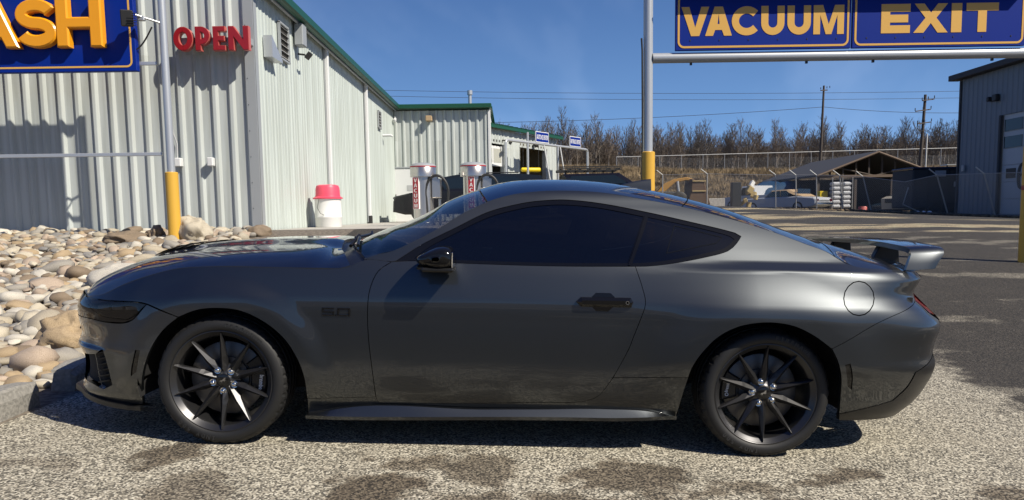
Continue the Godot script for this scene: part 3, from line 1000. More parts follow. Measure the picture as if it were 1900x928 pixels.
func materials():
	var p := mat("paint", lin(.064, .070, .075), .42, 1.0)
	p.clearcoat_enabled = true; p.clearcoat = 1.0; p.clearcoat_roughness = .02
	mat("black_gloss", grey(.006), .08)
	mat("black_satin", grey(.008), .35)
	mat("black_matt", grey(.006), .9)
	mat("rubber", grey(.008), .62)
	mat("rubber_mark", grey(.022), .5)
	mat("wheel", lin(.065, .065, .067), .36, .85)
	mat("disc", lin(.13, .125, .12), .45, .9)
	mat("lamp_metal", grey(.18), .3, .8)
	mat("caliper", grey(.01), .25)
	mat("white_print", grey(.7), .5)
	mat("chrome", grey(.65), .15, 1.0)
	mat("mirror", grey(.8), .02, 1.0)
	mat("frit", lin(.010, .011, .013), .9).metallic_specular = .1
	mat("red_lamp", lin(.11, .008, .012), .10)
	mat("red_dark", lin(.06, .004, .005), .12)
	var g := mat("tint", lin(.003, .004, .008, .95), .015)
	g.transparency = BaseMaterial3D.TRANSPARENCY_ALPHA
	g = mat("windshield", lin(.006, .010, .012, .55), .01)
	g.transparency = BaseMaterial3D.TRANSPARENCY_ALPHA
	g = mat("lamp_glass", lin(.010, .010, .010, .45), .02)
	g.transparency = BaseMaterial3D.TRANSPARENCY_ALPHA
	surfaces()

# ---------------------------------------------------------------- ground and buildings
var RT := tab([0,0, 6,0, 10.8,.32, 20,.66, 34,1.0, 60,1.0])
func gy(x: float, z: float) -> float:
	var d := -z
	var p := .0286 - .0392 * (clampf(x, -4.0, 2.5) + 1.4706)
	var l := lerpf(p, .93, clampf((d - 6.0) / 7.0, 0.0, 1.0))
	var tr := 0.0
	for i in RT.size() - 1:
		if d >= RT[i].x: tr = lerpf(RT[i].y, RT[i + 1].y, clampf((d - RT[i].x) / (RT[i + 1].x - RT[i].x), 0.0, 1.0))
	var R := lerpf(p, 1.36 - .055 * clampf(x - 10.0, 0.0, 14.0), tr)
	var y := lerpf(l, R, ss(-1.5, 4.5, x))
	y += 5.5 * ss(52.0, 100.0, d) + 2.0 * ss(100.0, 220.0, d)
	y += 7.0 * ss(45.0, 140.0, z)
	return y

var GX := []
var GZ := []
func lines():
	for v in [-320, -200, -120, -80, -55, -40, -30, -24, -19, -16, -14]: GX.append(float(v))
	for k in range(-12, 31): GX.append(float(k))
	GX.append(-2.75); GX.append(-2.85); GX.append(-4.4)
	for v in [33, 36, 40, 45, 50, 56, 63, 70, 80, 95, 120, 160, 220, 320]: GX.append(float(v))
	for v in [190, 150, 120, 95, 75, 60, 48, 38, 30, 24, 18, 14, 10, 7, 5, 3]: GZ.append(float(v))
	for k in range(2, -56, -1): GZ.append(float(k))
	GZ.append(-2.5); GZ.append(-3.5); GZ.append(-4.5); GZ.append(-13.3); GZ.append(-10.8)
	for v in [-58, -61, -64, -67, -70, -73, -76, -79, -82, -85, -88, -91, -94, -97, -100, -104, -110, -120, -135, -155, -180, -220, -300, -420]: GZ.append(float(v))
	GX.sort(); GZ.sort()

# a sheet that follows the ground between two corners; uv2 spans the given rectangle
func sheet(x0: float, x1: float, z0: float, z1: float, lift: float, r := Rect2(-8, -16, 16, 16)) -> MB:
	var b := MB.new()
	var n := func(x: float, z: float) -> Vector3:
		return Vector3(-(gy(x + .3, z) - gy(x - .3, z)) / .6, 1.0, -(gy(x, z + .3) - gy(x, z - .3)) / .6).normalized()
	for i in GX.size() - 1:
		if GX[i] < x0 - .001 or GX[i + 1] > x1 + .001: continue
		for j in GZ.size() - 1:
			if GZ[j] < z0 - .001 or GZ[j + 1] > z1 + .001: continue
			var c := []
			for k in [[i, j], [i + 1, j], [i + 1, j + 1], [i, j + 1]]:
				c.append(Vector2(GX[k[0]], GZ[k[1]]))
			for t in [[0, 2, 1], [0, 3, 2]]:
				# wound clockwise from above
				var q := []
				for k in t: q.append(c[k])
				var A := Vector3(q[0].x, gy(q[0].x, q[0].y) + lift, q[0].y); var B := Vector3(q[1].x, gy(q[1].x, q[1].y) + lift, q[1].y); var C := Vector3(q[2].x, gy(q[2].x, q[2].y) + lift, q[2].y)
				if (B - A).cross(C - A).y > 0:
					var sw := B; B = C; C = sw
				for P in [A, B, C]:
					b.v.append(P); b.n.append(n.call(P.x, P.z))
					b.uv.append(Vector2(P.x, P.z)); b.uv2.append(Vector2((P.x - r.position.x) / r.size.x, (P.z - r.position.y) / r.size.y))
	return b

# stains, wet patches and worn tar of the parking place, as they lie on it
func stain_map(r: Rect2, W: int, far: bool) -> ImageTexture:
	var im := Image.create(W, W, false, Image.FORMAT_RGBA8)
	var n1 := FastNoiseLite.new(); n1.seed = 3; n1.frequency = 1.6; n1.fractal_octaves = 5
	var n2 := FastNoiseLite.new(); n2.seed = 8; n2.frequency = .45; n2.fractal_octaves = 4
	var n3 := FastNoiseLite.new(); n3.seed = 21; n3.frequency = 6.0; n3.fractal_octaves = 3
	# x, z, half length, half width, turn, strength
	var spots := [[-1.62, -3.45, .26, .15, -.9, .75], [-1.45, -3.0, .16, .22, .2, .5], [-.5, -3.42, .22, .12, .1, .7], [-.6, -3.1, .22, .20, 0.0, .85], [-.12, -3.35, .16, .22, .4, .6], [-.1, -3.0, .25, .10, 0.0, .6], [.42, -3.30, .26, .26, .5, .75], [.2, -3.0, .35, .14, 0.0, .7], [.85, -3.12, .3, .08, -.3, .6], [1.50, -3.36, .16, .07, -.4, .75], [1.15, -3.0, .25, .07, 0.0, .5], [2.15, -3.15, .12, .18, 0.0, .75], [-1.95, -2.4, .4, .3, 0.0, .5], [.6, -2.2, .7, .4, .2, .6], [2.1, -4.6, .35, .04, .5, .35], [-2.2, -3.3, .25, .06, .1, .3]]
	for j in W:
		var z := r.position.y + (j + .5) / W * r.size.y
		for i in W:
			var x := r.position.x + (i + .5) / W * r.size.x
			var a := n1.get_noise_2d(x, z)
			var c := Color(1, 1, 1)
			if not far:
				var w := 0.0
				if z > -4.2 and z < -1.5:
					for s in spots:
						var dx: float = x - s[0]; var dz: float = z - s[1]
						var cs := cos(s[4]); var sn := sin(s[4])
						var q: float = Vector2((dx * cs + dz * sn) / s[2], (-dx * sn + dz * cs) / s[3]).length() + a * 1.3 + n3.get_noise_2d(x, z) * .7
						w = maxf(w, s[5] * (1.0 - ss(.6, 1.25, q)))
				# newer tar beyond a ragged line, and all of the lot behind
				var line := 3.2 - (z + 4.27) * .20
				var t := ss(-.16, .16, x - line + a * .35 + n3.get_noise_2d(x, z) * .12)
				t = maxf(t, ss(-5.6, -7.4, z + a * .6))
				var dusty := ss(.18, .42, n2.get_noise_2d(x * .6, z * 2.2) + a * .25)
				c = Color(1, 1, 1).lerp(Color(.37, .36, .36), t * (1.0 - .5 * dusty))
				c = c.lerp(Color(.24, .235, .23), ss(-2.5, -1.9, z + a * .25))
				c = c.lerp(c * Color(.52, .48, .44), w)
				c = c * (1.0 + .10 * a)
			else:
				var st := n2.get_noise_2d(x * .10 + z * .03, z * .62) + .35 * n1.get_noise_2d(x * .3, z * .9)
				var dust := ss(.06, .26, st)
				c = Color(.36, .36, .38).lerp(Color(1.0, .95, .86), dust)
				c = c * (1.0 + .12 * a)
			c.a = 1.0
			im.set_pixel(i, j, c)
	return ImageTexture.create_from_image(im)

func surfaces():
	# aggregate: pale and dark grains
	var g0 := noise_tex(.19, [lin(.05, .046, .036), lin(.17, .155, .12), lin(.37, .335, .255), lin(.64, .60, .48)], 1024, FastNoiseLite.TYPE_CELLULAR, 1, 4, [0.0, .35, .62, 1.0])
	var g1 := noise_tex(.19, [Color.BLACK, Color.WHITE], 1024, FastNoiseLite.TYPE_CELLULAR, 1, 4)
	for e in ["asphalt", "asphalt_far"]:
		var m := mat(e, Color.WHITE, .93)
		m.albedo_texture = g0
		m.uv1_scale = Vector3.ONE * .62
		bumpy(m, g1, .35)
		m.detail_enabled = true
		m.detail_blend_mode = BaseMaterial3D.BLEND_MODE_MUL
		m.detail_uv_layer = BaseMaterial3D.DETAIL_UV_2
		m.detail_albedo = stain_map(Rect2(-8, -16, 16, 16), 900, false) if e == "asphalt" else stain_map(Rect2(-8, -62, 62, 62), 512, true)
		m.texture_repeat = true
	grain(mat("dirt", Color.WHITE, .95), noise_tex(.02, [lin(.05, .04, .028), lin(.11, .088, .06), lin(.17, .14, .095)], 512, FastNoiseLite.TYPE_SIMPLEX, 6, 9), .15)
	grain(mat("soil", Color.WHITE, .95), noise_tex(.04, [lin(.06, .05, .04), lin(.15, .125, .095), lin(.24, .21, .165)], 512, FastNoiseLite.TYPE_SIMPLEX, 5, 19), .6)
	grain(mat("concrete", Color.WHITE, .85), noise_tex(.03, [lin(.30, .285, .25), lin(.40, .38, .34), lin(.46, .44, .395)], 512, FastNoiseLite.TYPE_SIMPLEX, 6, 29), .3)
	var kt := noise_tex(.05, [lin(.15, .145, .13), lin(.24, .23, .205), lin(.33, .315, .28)], 512, FastNoiseLite.TYPE_SIMPLEX, 6, 31)
	grain(mat("kerb", Color.WHITE, .9), kt, 1.2)
	bumpy(M.kerb, kt, 1.2)
	# painted metal siding with faint streaks running down it
	var streak := Image.create(512, 512, false, Image.FORMAT_RGBA8)
	var n := FastNoiseLite.new(); n.seed = 2; n.frequency = .02; n.fractal_octaves = 4
	for y in 512:
		for x in 512:
			var q := n.get_noise_2d(x * 2.0, y * .10)
			var c := Color(.90, .91, .905).lerp(Color(.82, .83, .815), clampf(q * 1.6 + .35, 0, 1))
			streak.set_pixel(x, y, c)
	var stx := ImageTexture.create_from_image(streak)
	var m := mat("siding", lin(.62, .65, .635), .45)
	grain(m, stx, .25)
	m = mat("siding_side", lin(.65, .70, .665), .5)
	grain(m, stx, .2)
	mat("trim_white", lin(.66, .67, .66), .45)
	mat("trim_grey", lin(.30, .32, .33), .45)
	mat("green", lin(.010, .070, .036), .4)
	mat("dark_room", lin(.025, .022, .018), .9)
	mat("tan_wall", lin(.12, .10, .06), .9)
	mat("galv", lin(.52, .54, .55), .38, .55)
	mat("silver_paint", lin(.50, .52, .53), .35, .45)
	mat("steel", lin(.55, .53, .50), .30, .9)
	mat("grey_pvc", lin(.40, .41, .41), .5)
	mat("yellow", lin(.62, .36, .045), .45)
	mat("yellow_bright", lin(.75, .55, .01), .45)
	mat("sign_blue", lin(.001, .020, .22), .5).metallic_specular = .3
	mat("sign_gold", lin(.70, .40, .085), .4)
	mat("letter_orange", lin(.78, .32, .006), .32)
	mat("letter_yellow", lin(.85, .58, .03), .35)
	mat("letter_red", lin(.28, .012, .016), .3)
	mat("letter_edge", lin(.50, .12, .10), .4)
	mat("white", lin(.72, .72, .70), .45)
	mat("white_dirty", lin(.55, .55, .52), .5)
	mat("pink", lin(.72, .075, .13), .4)
	mat("red_label", lin(.36, .02, .03), .45)
	mat("dark_plastic", grey(.02), .5)
	mat("rust", lin(.10, .06, .035), .85)
	mat("wood_pole", lin(.075, .06, .048), .9)
	mat("wood_light", lin(.14, .10, .07), .85)
	mat("wire", grey(.03), .6)
	mat("fence_steel", lin(.36, .36, .35), .5, .5)
	mat("grey_siding", lin(.16, .185, .215), .5)
	mat("roof_dark", lin(.045, .047, .050), .75)
	mat("blue_tarp", lin(.010, .045, .10), .5)
	mat("old_white", lin(.42, .44, .46), .45)
	mat("tan_paint", lin(.42, .30, .17), .5)
	mat("beige_paint", lin(.40, .37, .30), .35)
	mat("car_black", lin(.008, .008, .010), .12)
	mat("car_blue", lin(.015, .03, .05), .2)
	mat("machine_yellow", lin(.36, .19, .035), .6)
	mat("cream_metal", lin(.50, .38, .17), .6)
	mat("bag", lin(.52, .53, .54), .5)
	var w := mat("pane", lin(.01, .012, .014, .8), .03)
	w.transparency = BaseMaterial3D.TRANSPARENCY_ALPHA
	w = mat("pane_milky", lin(.40, .40, .34), .25)

func build_ground():
	lines()
	setting(sheet(-320, 320, -420, 190, 0.0), "ground", M.dirt)
	setting(sheet(-2.75, 30, -16, 30, .004), "parking_lot", M.asphalt)
	setting(sheet(-2.75, 30, -44, -16, .004, Rect2(-8, -62, 62, 62)), "road", M.asphalt_far)
	setting(sheet(-12, -2.75, -13.3, 2, .004), "planting_bed", M.soil)
	setting(sheet(-4.4, 2, -32, -13.3, .008), "concrete_apron", M.concrete)
	# broken kerb stones in front of the car's nose
	var spans := [[-1.6, -4.28], [-4.62, -7.0], [-7.1, -9.5]]
	var labs := ["pale concrete kerb block with a broken end ahead of the coupe", "shaded concrete kerb block against the coupe's nose", "low kerb block hidden beyond the coupe's nose"]
	for k in 2:
		var b := MB.new()
		var z0: float = spans[k][0]; var z1: float = spans[k][1]
		var N := 14
		var rows := []
		for i in N + 1:
			var t := float(i) / N
			var z := lerpf(z0, z1, t)
			var y := gy(-2.86, z)
			var e := (.0 if i > 0 and i < N else .02)
			var row := []
			for p in [[.075, -.06], [.078, .10], [.062, .145], [.045, .160], [-.07, .162], [-.09, .145], [-.095, -.06]]:
				row.append(Vector3(-2.855 + p[0] * (1.0 - e * 6) + rng.randf_range(-.006, .006), y + p[1] - e * (1 if p[1] > .1 else 0) + rng.randf_range(-.004, .004), z + rng.randf_range(-.012, .012) * (3.0 if e > 0 else 0.0)))
			rows.append(row)
		for i in N:
			for j in 6:
				var mid: Vector3 = (rows[i][j] + rows[i + 1][j + 1]) / 2
				b.quad(rows[i][j], rows[i + 1][j], rows[i + 1][j + 1], rows[i][j + 1], mid - Vector3(-2.865, gy(-2.86, mid.z) + .03, mid.z))
		for e in [0, N]:
			for j in range(1, 6): b.tri(rows[e][0], rows[e][j], rows[e][j + 1], Vector3(0, 0, 1 if e == 0 else -1))
		one(b, "kerb_block", M.kerb, labs[k], "kerb", Transform3D(), "broken concrete kerb")

# one ribbed metal sheet, w wide and h high, ribs towards +z
func ribbed(w: float, h: float, pitch: float, deep: float) -> MB:
	var b := MB.new()
	var pr := []
	var n := int(round(w / pitch))
	for k in n:
		var x := k * pitch
		for q in [[.0, 0.0], [.40, 0.0], [.52, .92], [.55, 1.0], [.70, 1.0], [.73, .92], [.85, 0.0]]: pr.append(Vector2(x + q[0] * pitch, q[1] * deep))
	pr.append(Vector2(w, 0.0))
	for k in pr.size() - 1:
		var p: Vector2 = pr[k]; var q: Vector2 = pr[k + 1]
		b.quad(Vector3(p.x, 0, p.y), Vector3(q.x, 0, q.y), Vector3(q.x, h, q.y), Vector3(p.x, h, p.y), Vector3(-(q.y - p.y), 0, q.x - p.x))
	return b

# ribbed sheets side by side along a wall, each sheet a part
func wall_run(parent: Node3D, a: Vector3, b: Vector3, h: float, pitch: float, deep: float, m: Material, called := "wall_panel", per := 3):
	var d := b - a; d.y = 0
	var L := d.length()
	var n := maxi(1, int(round(L / (pitch * per))))
	var w := L / n
	var mesh := ribbed(w, h, w / per, deep).mesh(m)
	var bs := Basis(d.normalized(), Vector3.UP, d.normalized().cross(Vector3.UP))
	for k in n:
		var o := MeshInstance3D.new()
		o.mesh = mesh; o.name = called
		o.transform = Transform3D(bs, a + d * (float(k) / n))
		parent.add_child(o, true)

func part_box(parent: Node, called: String, m: Material, c: Vector3, s: Vector3, bev := 0.0, turn := 0.0) -> MeshInstance3D:
	var b := MB.new()
	b.box(T3(0, 0, 0, turn), s, bev)
	return put(b, called, m, parent, Transform3D(Basis(), c))

func louvre(parent: Node3D, c: Vector3, w: float, h: float, n: int):
	# on a wall facing +x
	var f := MB.new()
	for s in [-1, 1]:
		f.bx(0, 0, s * w / 2, .05, h, .03); f.bx(0, s * h / 2, 0, .05, .03, w + .03)
	var fr := put(f, "vent", M.trim_grey, parent, Transform3D(Basis(), c))
	var k := MB.new(); k.bx(-.02, 0, 0, .01, h, w)
	put(k, "backing", M.dark_room, fr)
	for i in n:
		var sl := MB.new()
		sl.box(T3(.0, -h / 2 + h * (i + .5) / n, 0, 0, 0, -.7), Vector3(.05, .006, w))
		put(sl, "slat", M.trim_white, fr)

func build_buildings():
	# main car wash: corner nearest the viewer at (-4.44, -13.2)
	var W := thing("car_wash_building", "white ribbed metal car wash building with green roof edge behind the stone bed", "building", Vector3(-4.44, .93, -13.2))
	wall_run(W, Vector3(-9.0, -.05, 0), Vector3(-.0, -.05, 0), 4.4, .30, .046, M.siding)
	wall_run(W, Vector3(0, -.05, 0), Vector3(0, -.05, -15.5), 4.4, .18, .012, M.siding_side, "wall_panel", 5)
	# gable above the front wall, roof, eaves
	var b := MB.new()
	b.prism(T3(0, 0, 0), PackedVector2Array([Vector2(0, 4.3), Vector2(-4.5, 6.0), Vector2(-9, 4.3)]), -.06, .0)
	put(b, "gable", M.siding, W)
	b = MB.new()
	for s in [0, 1]:
		var x0 := .28 if s == 0 else -9.28
		b.quad(Vector3(x0, 4.36, .15), Vector3(-4.5, 6.15, .15), Vector3(-4.5, 6.15, -15.6), Vector3(x0, 4.36, -15.6), Vector3.UP)
		b.quad(Vector3(x0, 4.30, .15), Vector3(-4.5, 6.09, .15), Vector3(-4.5, 6.09, -15.6), Vector3(x0, 4.30, -15.6), Vector3.DOWN)
		b.quad(Vector3(x0, 4.36, .15), Vector3(-4.5, 6.15, .15), Vector3(-4.5, 6.09, .15), Vector3(x0, 4.30, .15), Vector3.BACK)
	put(b, "roof", M.green, W)
	part_box(W, "eave_fascia", M.green, Vector3(.21, 4.33, -7.72), Vector3(.16, .20, 15.75), .03)
	part_box(W, "gutter_edge", M.trim_grey, Vector3(.11, 4.215, -7.72), Vector3(.05, .05, 15.6), .01)
	part_box(W, "back_wall", M.siding, Vector3(-4.5, 2.1, -15.6), Vector3(9, 4.4, .1))
	part_box(W, "far_side_wall", M.siding, Vector3(-9.05, 2.1, -7.8), Vector3(.1, 4.4, 15.6))
	# corner flashing, base flashing
	b = MB.new()
	b.bx(-.065, 2.12, .052, .15, 4.36, .006); b.bx(.026, 2.12, -.07, .006, 4.36, .15); b.bx(.018, 2.12, .040, .016, 4.36, .03)
	put(b, "corner_trim", M.trim_grey, W)
	for k in 9:
		part_box(W, "rivet", M.dark_plastic, Vector3(-.11, .4 + .45 * k, .057), Vector3(.014, .014, .006))
	part_box(W, "base_trim", M.trim_grey, Vector3(-4.55, -.01, .05), Vector3(8.9, .06, .03))
	for z in [-4.95, -9.8]:
		part_box(W, "downspout", M.trim_white, Vector3(.075, 2.15, z), Vector3(.09, 4.2, .11), .015)
		part_box(W, "wall_joint", M.trim_grey, Vector3(.032, 2.15, z + .09), Vector3(.02, 4.2, .05))
	part_box(W, "downspout_boot", M.dark_plastic, Vector3(.085, .10, -9.8), Vector3(.12, .30, .14), .02)
	louvre(W, Vector3(.05, 3.63, -1.65), .58, .68, 6)
	louvre(W, Vector3(.05, 3.46, -12.2), .48, .56, 6)
	# small sheet-metal hood over an outlet
	b = MB.new()
	b.prism(Transform3D(Basis(Vector3.UP, PI / 2), Vector3(.03, 3.32, -.75)), PackedVector2Array([Vector2(-.30, -.20), Vector2(.30, -.20), Vector2(.30, -.16), Vector2(-.30, .18)]), 0.0, .16)
	put(b, "outlet_hood", M.galv, W)
	# box and floodlight under the eave
	part_box(W, "lamp_box", M.trim_grey, Vector3(.13, 3.98, -2.55), Vector3(.18, .44, .30), .015)
	b = MB.new()
	b.tube([Vector3(.05, 3.62, -2.6), Vector3(.20, 3.60, -2.6)], .02)
	b.box(T3(.27, 3.58, -2.6, 0, 0, -.7), Vector3(.05, .16, .22), .01)
	put(b, "flood_lamp", M.dark_plastic, W)
	b = MB.new()
	b.tube([Vector3(.02, 3.02, -12.9), Vector3(.30, 3.02, -12.9), Vector3(.36, 2.98, -12.9)], .045)
	put(b, "outlet_pipe", M.trim_white, W)
	# small outlet boxes with conduit on the front wall
	for e in [[-1.37, 1.22, .12], [-.80, 1.22, .10]]:
		part_box(W, "outlet_box", M.trim_white, Vector3(e[0], e[1], .10), Vector3(e[2], .15, .12), .012)
	b = MB.new()
	b.tube([Vector3(-1.50, 3.06, .05), Vector3(-1.49, 2.5, .05), Vector3(-1.46, 1.75, .05), Vector3(-1.40, 1.55, .05), Vector3(-1.40, 1.3, .07)], .014, 6)
	put(b, "conduit", M.grey_pvc, W)
	part_box(W, "junction_box", M.grey_pvc, Vector3(-1.51, 2.88, .09), Vector3(.09, .16, .08), .01)
	# wing at the back that faces the viewer
	var V := thing("wash_bay_wing", "low white ribbed metal wing with a vent pipe at the inner corner", "building", Vector3(-4.58, .93, -28.7))
	wall_run(V, Vector3(0.02, 0, 0), Vector3(3.78, 0, 0), 4.2, .30, .046, M.siding)
	wall_run(V, Vector3(3.78, 0, 0), Vector3(3.78, 0, -6.0), 4.2, .30, .035, M.siding)
	part_box(V, "eave_fascia", M.green, Vector3(1.93, 4.33, .12), Vector3(3.94, .17, .34), .02)
	part_box(V, "roof", M.green, Vector3(1.93, 4.30, -3.2), Vector3(3.98, .10, 6.3))
	part_box(V, "corner_trim", M.trim_white, Vector3(3.80, 2.1, .03), Vector3(.10, 4.2, .09), .01)
	var dr := part_box(V, "door", M.trim_white, Vector3(.56, 1.0, .05), Vector3(.92, 2.0, .05), .01)
	part_box(dr, "handle", M.steel, Vector3(-.38, .0, .05), Vector3(.04, .12, .05), .01)
	part_box(dr, "notice", M.grey_pvc, Vector3(.22, .28, .03), Vector3(.36, .22, .008))
	for q in [[.07, 1.04, .07, 2.08], [1.05, 1.04, .07, 2.08]]: part_box(V, "door_frame", M.trim_grey, Vector3(q[0], q[1], .05), Vector3(q[2], q[3], .07))
	part_box(V, "door_frame", M.trim_grey, Vector3(.56, 2.06, .05), Vector3(.92, .06, .07))
	b = MB.new()
	b.tube([Vector3(3.04, 4.3, -.8), Vector3(3.04, 5.02, -.8)], .07, 12)
	b.tube([Vector3(3.04, 4.90, -.8), Vector3(3.04, 5.06, -.8)], .105, 12)
	put(b, "vent_pipe", M.galv, V)
	b = MB.new()
	b.box(T3(1.52, 3.88, .18), Vector3(.24, .20, .26), .02)
	put(b, "wall_lamp", M.tan_paint, V)
	b = MB.new()
	b.tube([Vector3(.24, 3.95, .03), Vector3(.24, 3.95, .22)], .02); b.box(T3(.24, 3.84, .26, 0, .4), Vector3(.10, .12, .20), .02)
	put(b, "camera_lamp", M.trim_white, V)
	# bays at the far end, turned away to the right
	var A := Vector3(-.93, 1.0, -31.0); var B := Vector3(2.26, 1.0, -36.5)
	var X := thing("truck_wash_building", "distant white wash bay building with two dark open bays and green eave", "building", A)
	var d := (B - A).normalized(); var L := (B - A).length()
	X.basis = Basis(d, Vector3.UP, d.cross(Vector3.UP))
	wall_run(X, Vector3(.22 * L, 0, 0), Vector3(.43 * L, 0, 0), 3.73, .30, .035, M.siding)
	wall_run(X, Vector3(.83 * L, 0, 0), Vector3(L, 0, 0), 3.73, .30, .035, M.siding)
	wall_run(X, Vector3(0, 3.12, 0), Vector3(.22 * L, 3.12, 0), .61, .30, .035, M.siding)
	wall_run(X, Vector3(.43 * L, 3.12, 0), Vector3(.83 * L, 3.12, 0), .61, .30, .035, M.siding)
	for e in [[-.3, .22 * L], [.43 * L, .83 * L]]:
		var x0: float = e[0]; var x1: float = e[1]
		b = MB.new()
		b.bx((x0 + x1) / 2, 1.6, -5.0, x1 - x0 + .4, 3.2, .1); b.bx(x0 - .05, 1.6, -2.5, .1, 3.2, 5.0); b.bx(x1 + .05, 1.6, -2.5, .1, 3.2, 5.0); b.bx((x0 + x1) / 2, 3.25, -2.5, x1 - x0, .1, 5.0)
		put(b, "bay", M.tan_wall if x0 > 0 else M.dark_room, X)
		part_box(X, "bay_frame", M.trim_grey, Vector3(x1 - .06, 1.56, -.06), Vector3(.12, 3.12, .2))
	var gd := part_box(X, "bay_door", M.trim_white, Vector3(.52, 2.62, -.10), Vector3(1.5, .85, .06), .01)
	for k in 2: part_box(gd, "pane", M.pane_milky, Vector3(-.35 + .72 * k, .02, .035), Vector3(.62, .58, .01))
	part_box(X, "eave_fascia", M.green, Vector3(L / 2, 3.80, .22), Vector3(L + .5, .17, .10), .02)
	b = MB.new()
	b.quad(Vector3(-.2, 3.86, .28), Vector3(L + .25, 3.86, .28), Vector3(L + .25, 4.5, -4), Vector3(-.2, 4.5, -4), Vector3.UP)
	for k in 16: b.box(T3(.0 + k * .42, 4.02 + .02, -.72, 0, .1488), Vector3(.06, .05, 2.0))
	put(b, "roof", M.green, X)
	b = MB.new()
	b.tube([Vector3(.18 * L, 3.30, .05), Vector3(.18 * L, 3.25, .35)], .03); b.box(T3(.18 * L, 3.2, .45, .5, .5), Vector3(.28, .2, .12), .02)
	put(b, "flood_lamp", M.dark_plastic, X)
	b = MB.new()
	b.box(T3(.62 * L, 3.28, .15, 0, .5), Vector3(.20, .12, .2), .02)
	put(b, "wall_lamp", M.dark_plastic, X)
	# grey metal building with a numbered door: its long side runs away from the viewer
	var N := thing("grey_shop_building", "grey ribbed metal shop building with a tall white overhead door", "building", Vector3(21.6, .80, -36.0))
	N.basis = Basis(Vector3(0, 0, 1), Vector3.UP, Vector3(-1, 0, 0))
	wall_run(N, Vector3(0, -.2, 0), Vector3(3.1, -.2, 0), 6.7, .31, .035, M.grey_siding)
	wall_run(N, Vector3(7.1, -.2, 0), Vector3(10.2, -.2, 0), 6.7, .31, .035, M.grey_siding)
	wall_run(N, Vector3(3.1, 4.35, 0), Vector3(7.1, 4.35, 0), 2.15, .31, .035, M.grey_siding)
	part_box(N, "end_wall", M.grey_siding, Vector3(-.03, 3.1, -5.1), Vector3(.06, 6.6, 10))
	part_box(N, "near_end_wall", M.grey_siding, Vector3(10.23, 3.1, -5.1), Vector3(.06, 6.6, 10))
	part_box(N, "eave_fascia", M.roof_dark, Vector3(5.1, 6.52, .2), Vector3(10.9, .26, .5), .02)
	part_box(N, "roof", M.roof_dark, Vector3(5.1, 6.50, -5.0), Vector3(10.8, .2, 10.2))
	part_box(N, "corner_trim", M.roof_dark, Vector3(.03, 3.1, .05), Vector3(.12, 6.5, .05))
	part_box(N, "door_trim", M.roof_dark, Vector3(3.05, 2.15, .04), Vector3(.12, 4.4, .1))
	part_box(N, "wall_base", M.grey_siding, Vector3(5.1, -.1, -.1), Vector3(10.2, .3, .2))
	var od := part_box(N, "overhead_door", M.old_white, Vector3(5.1, 2.15, -.12), Vector3(4.0, 4.4, .08))
	for k in 6: part_box(od, "door_section", M.old_white, Vector3(0, -1.83 + .735 * k, .05), Vector3(3.96, .715, .04), .012)
	for k in 3:
		for j in 2: part_box(od, "pane", M.pane, Vector3(-1.3 + 1.3 * k, 1.00 + .735 * j, .08), Vector3(1.15, .5, .03))
	part_box(od, "vent", M.dark_plastic, Vector3(-1.35, -.35, .08), Vector3(.6, .42, .03))
	lettering("6", .62, 1.15, .02, "numeral", M.dark_plastic, od, T3(-.63, -.50, .085), .8, "Droid Serif")
	for k in 2: part_box(N, "wall_lamp", M.dark_plastic, Vector3(2.35 + .45 * k, 5.15, .15), Vector3(.16 + .12 * k, .2 + .1 * k, .2), .03)
	part_box(N, "outlet_box", M.trim_grey, Vector3(.55, 2.2, .09), Vector3(.2, .3, .1), .02)

# ---------------------------------------------------------------- signs, stones, things on the lot
# thin outline of a rounded rectangle
func border(parent: Node, called: String, m: Material, c: Vector3, w: float, h: float, r: float, t: float):
	var o := PackedVector2Array(); var n := PackedVector2Array()
	for q in 4:
		var cx := (w / 2 - r) * (1 if q in [0, 3] else -1); var cy := (h / 2 - r) * (1 if q in [0, 1] else -1)
		for k in 7:
			var a := PI / 2 * q + PI / 2 * k / 6.0
			o.append(Vector2(cx + cos(a) * r, cy + sin(a) * r)); n.append(Vector2(cx + cos(a) * (r - t), cy + sin(a) * (r - t)))
	var b := MB.new()
	for k in o.size():
		var j := (k + 1) % o.size()
		b.quad(Vector3(o[k].x, o[k].y, .004), Vector3(o[j].x, o[j].y, .004), Vector3(n[j].x, n[j].y, .004), Vector3(n[k].x, n[k].y, .004), Vector3.BACK)
		b.quad(Vector3(o[k].x, o[k].y, .004), Vector3(o[j].x, o[j].y, .004), Vector3(o[j].x, o[j].y, 0), Vector3(o[k].x, o[k].y, 0), Vector3(o[k].x, o[k].y, 0))
	put(b, called, m, parent, Transform3D(Basis(), c))

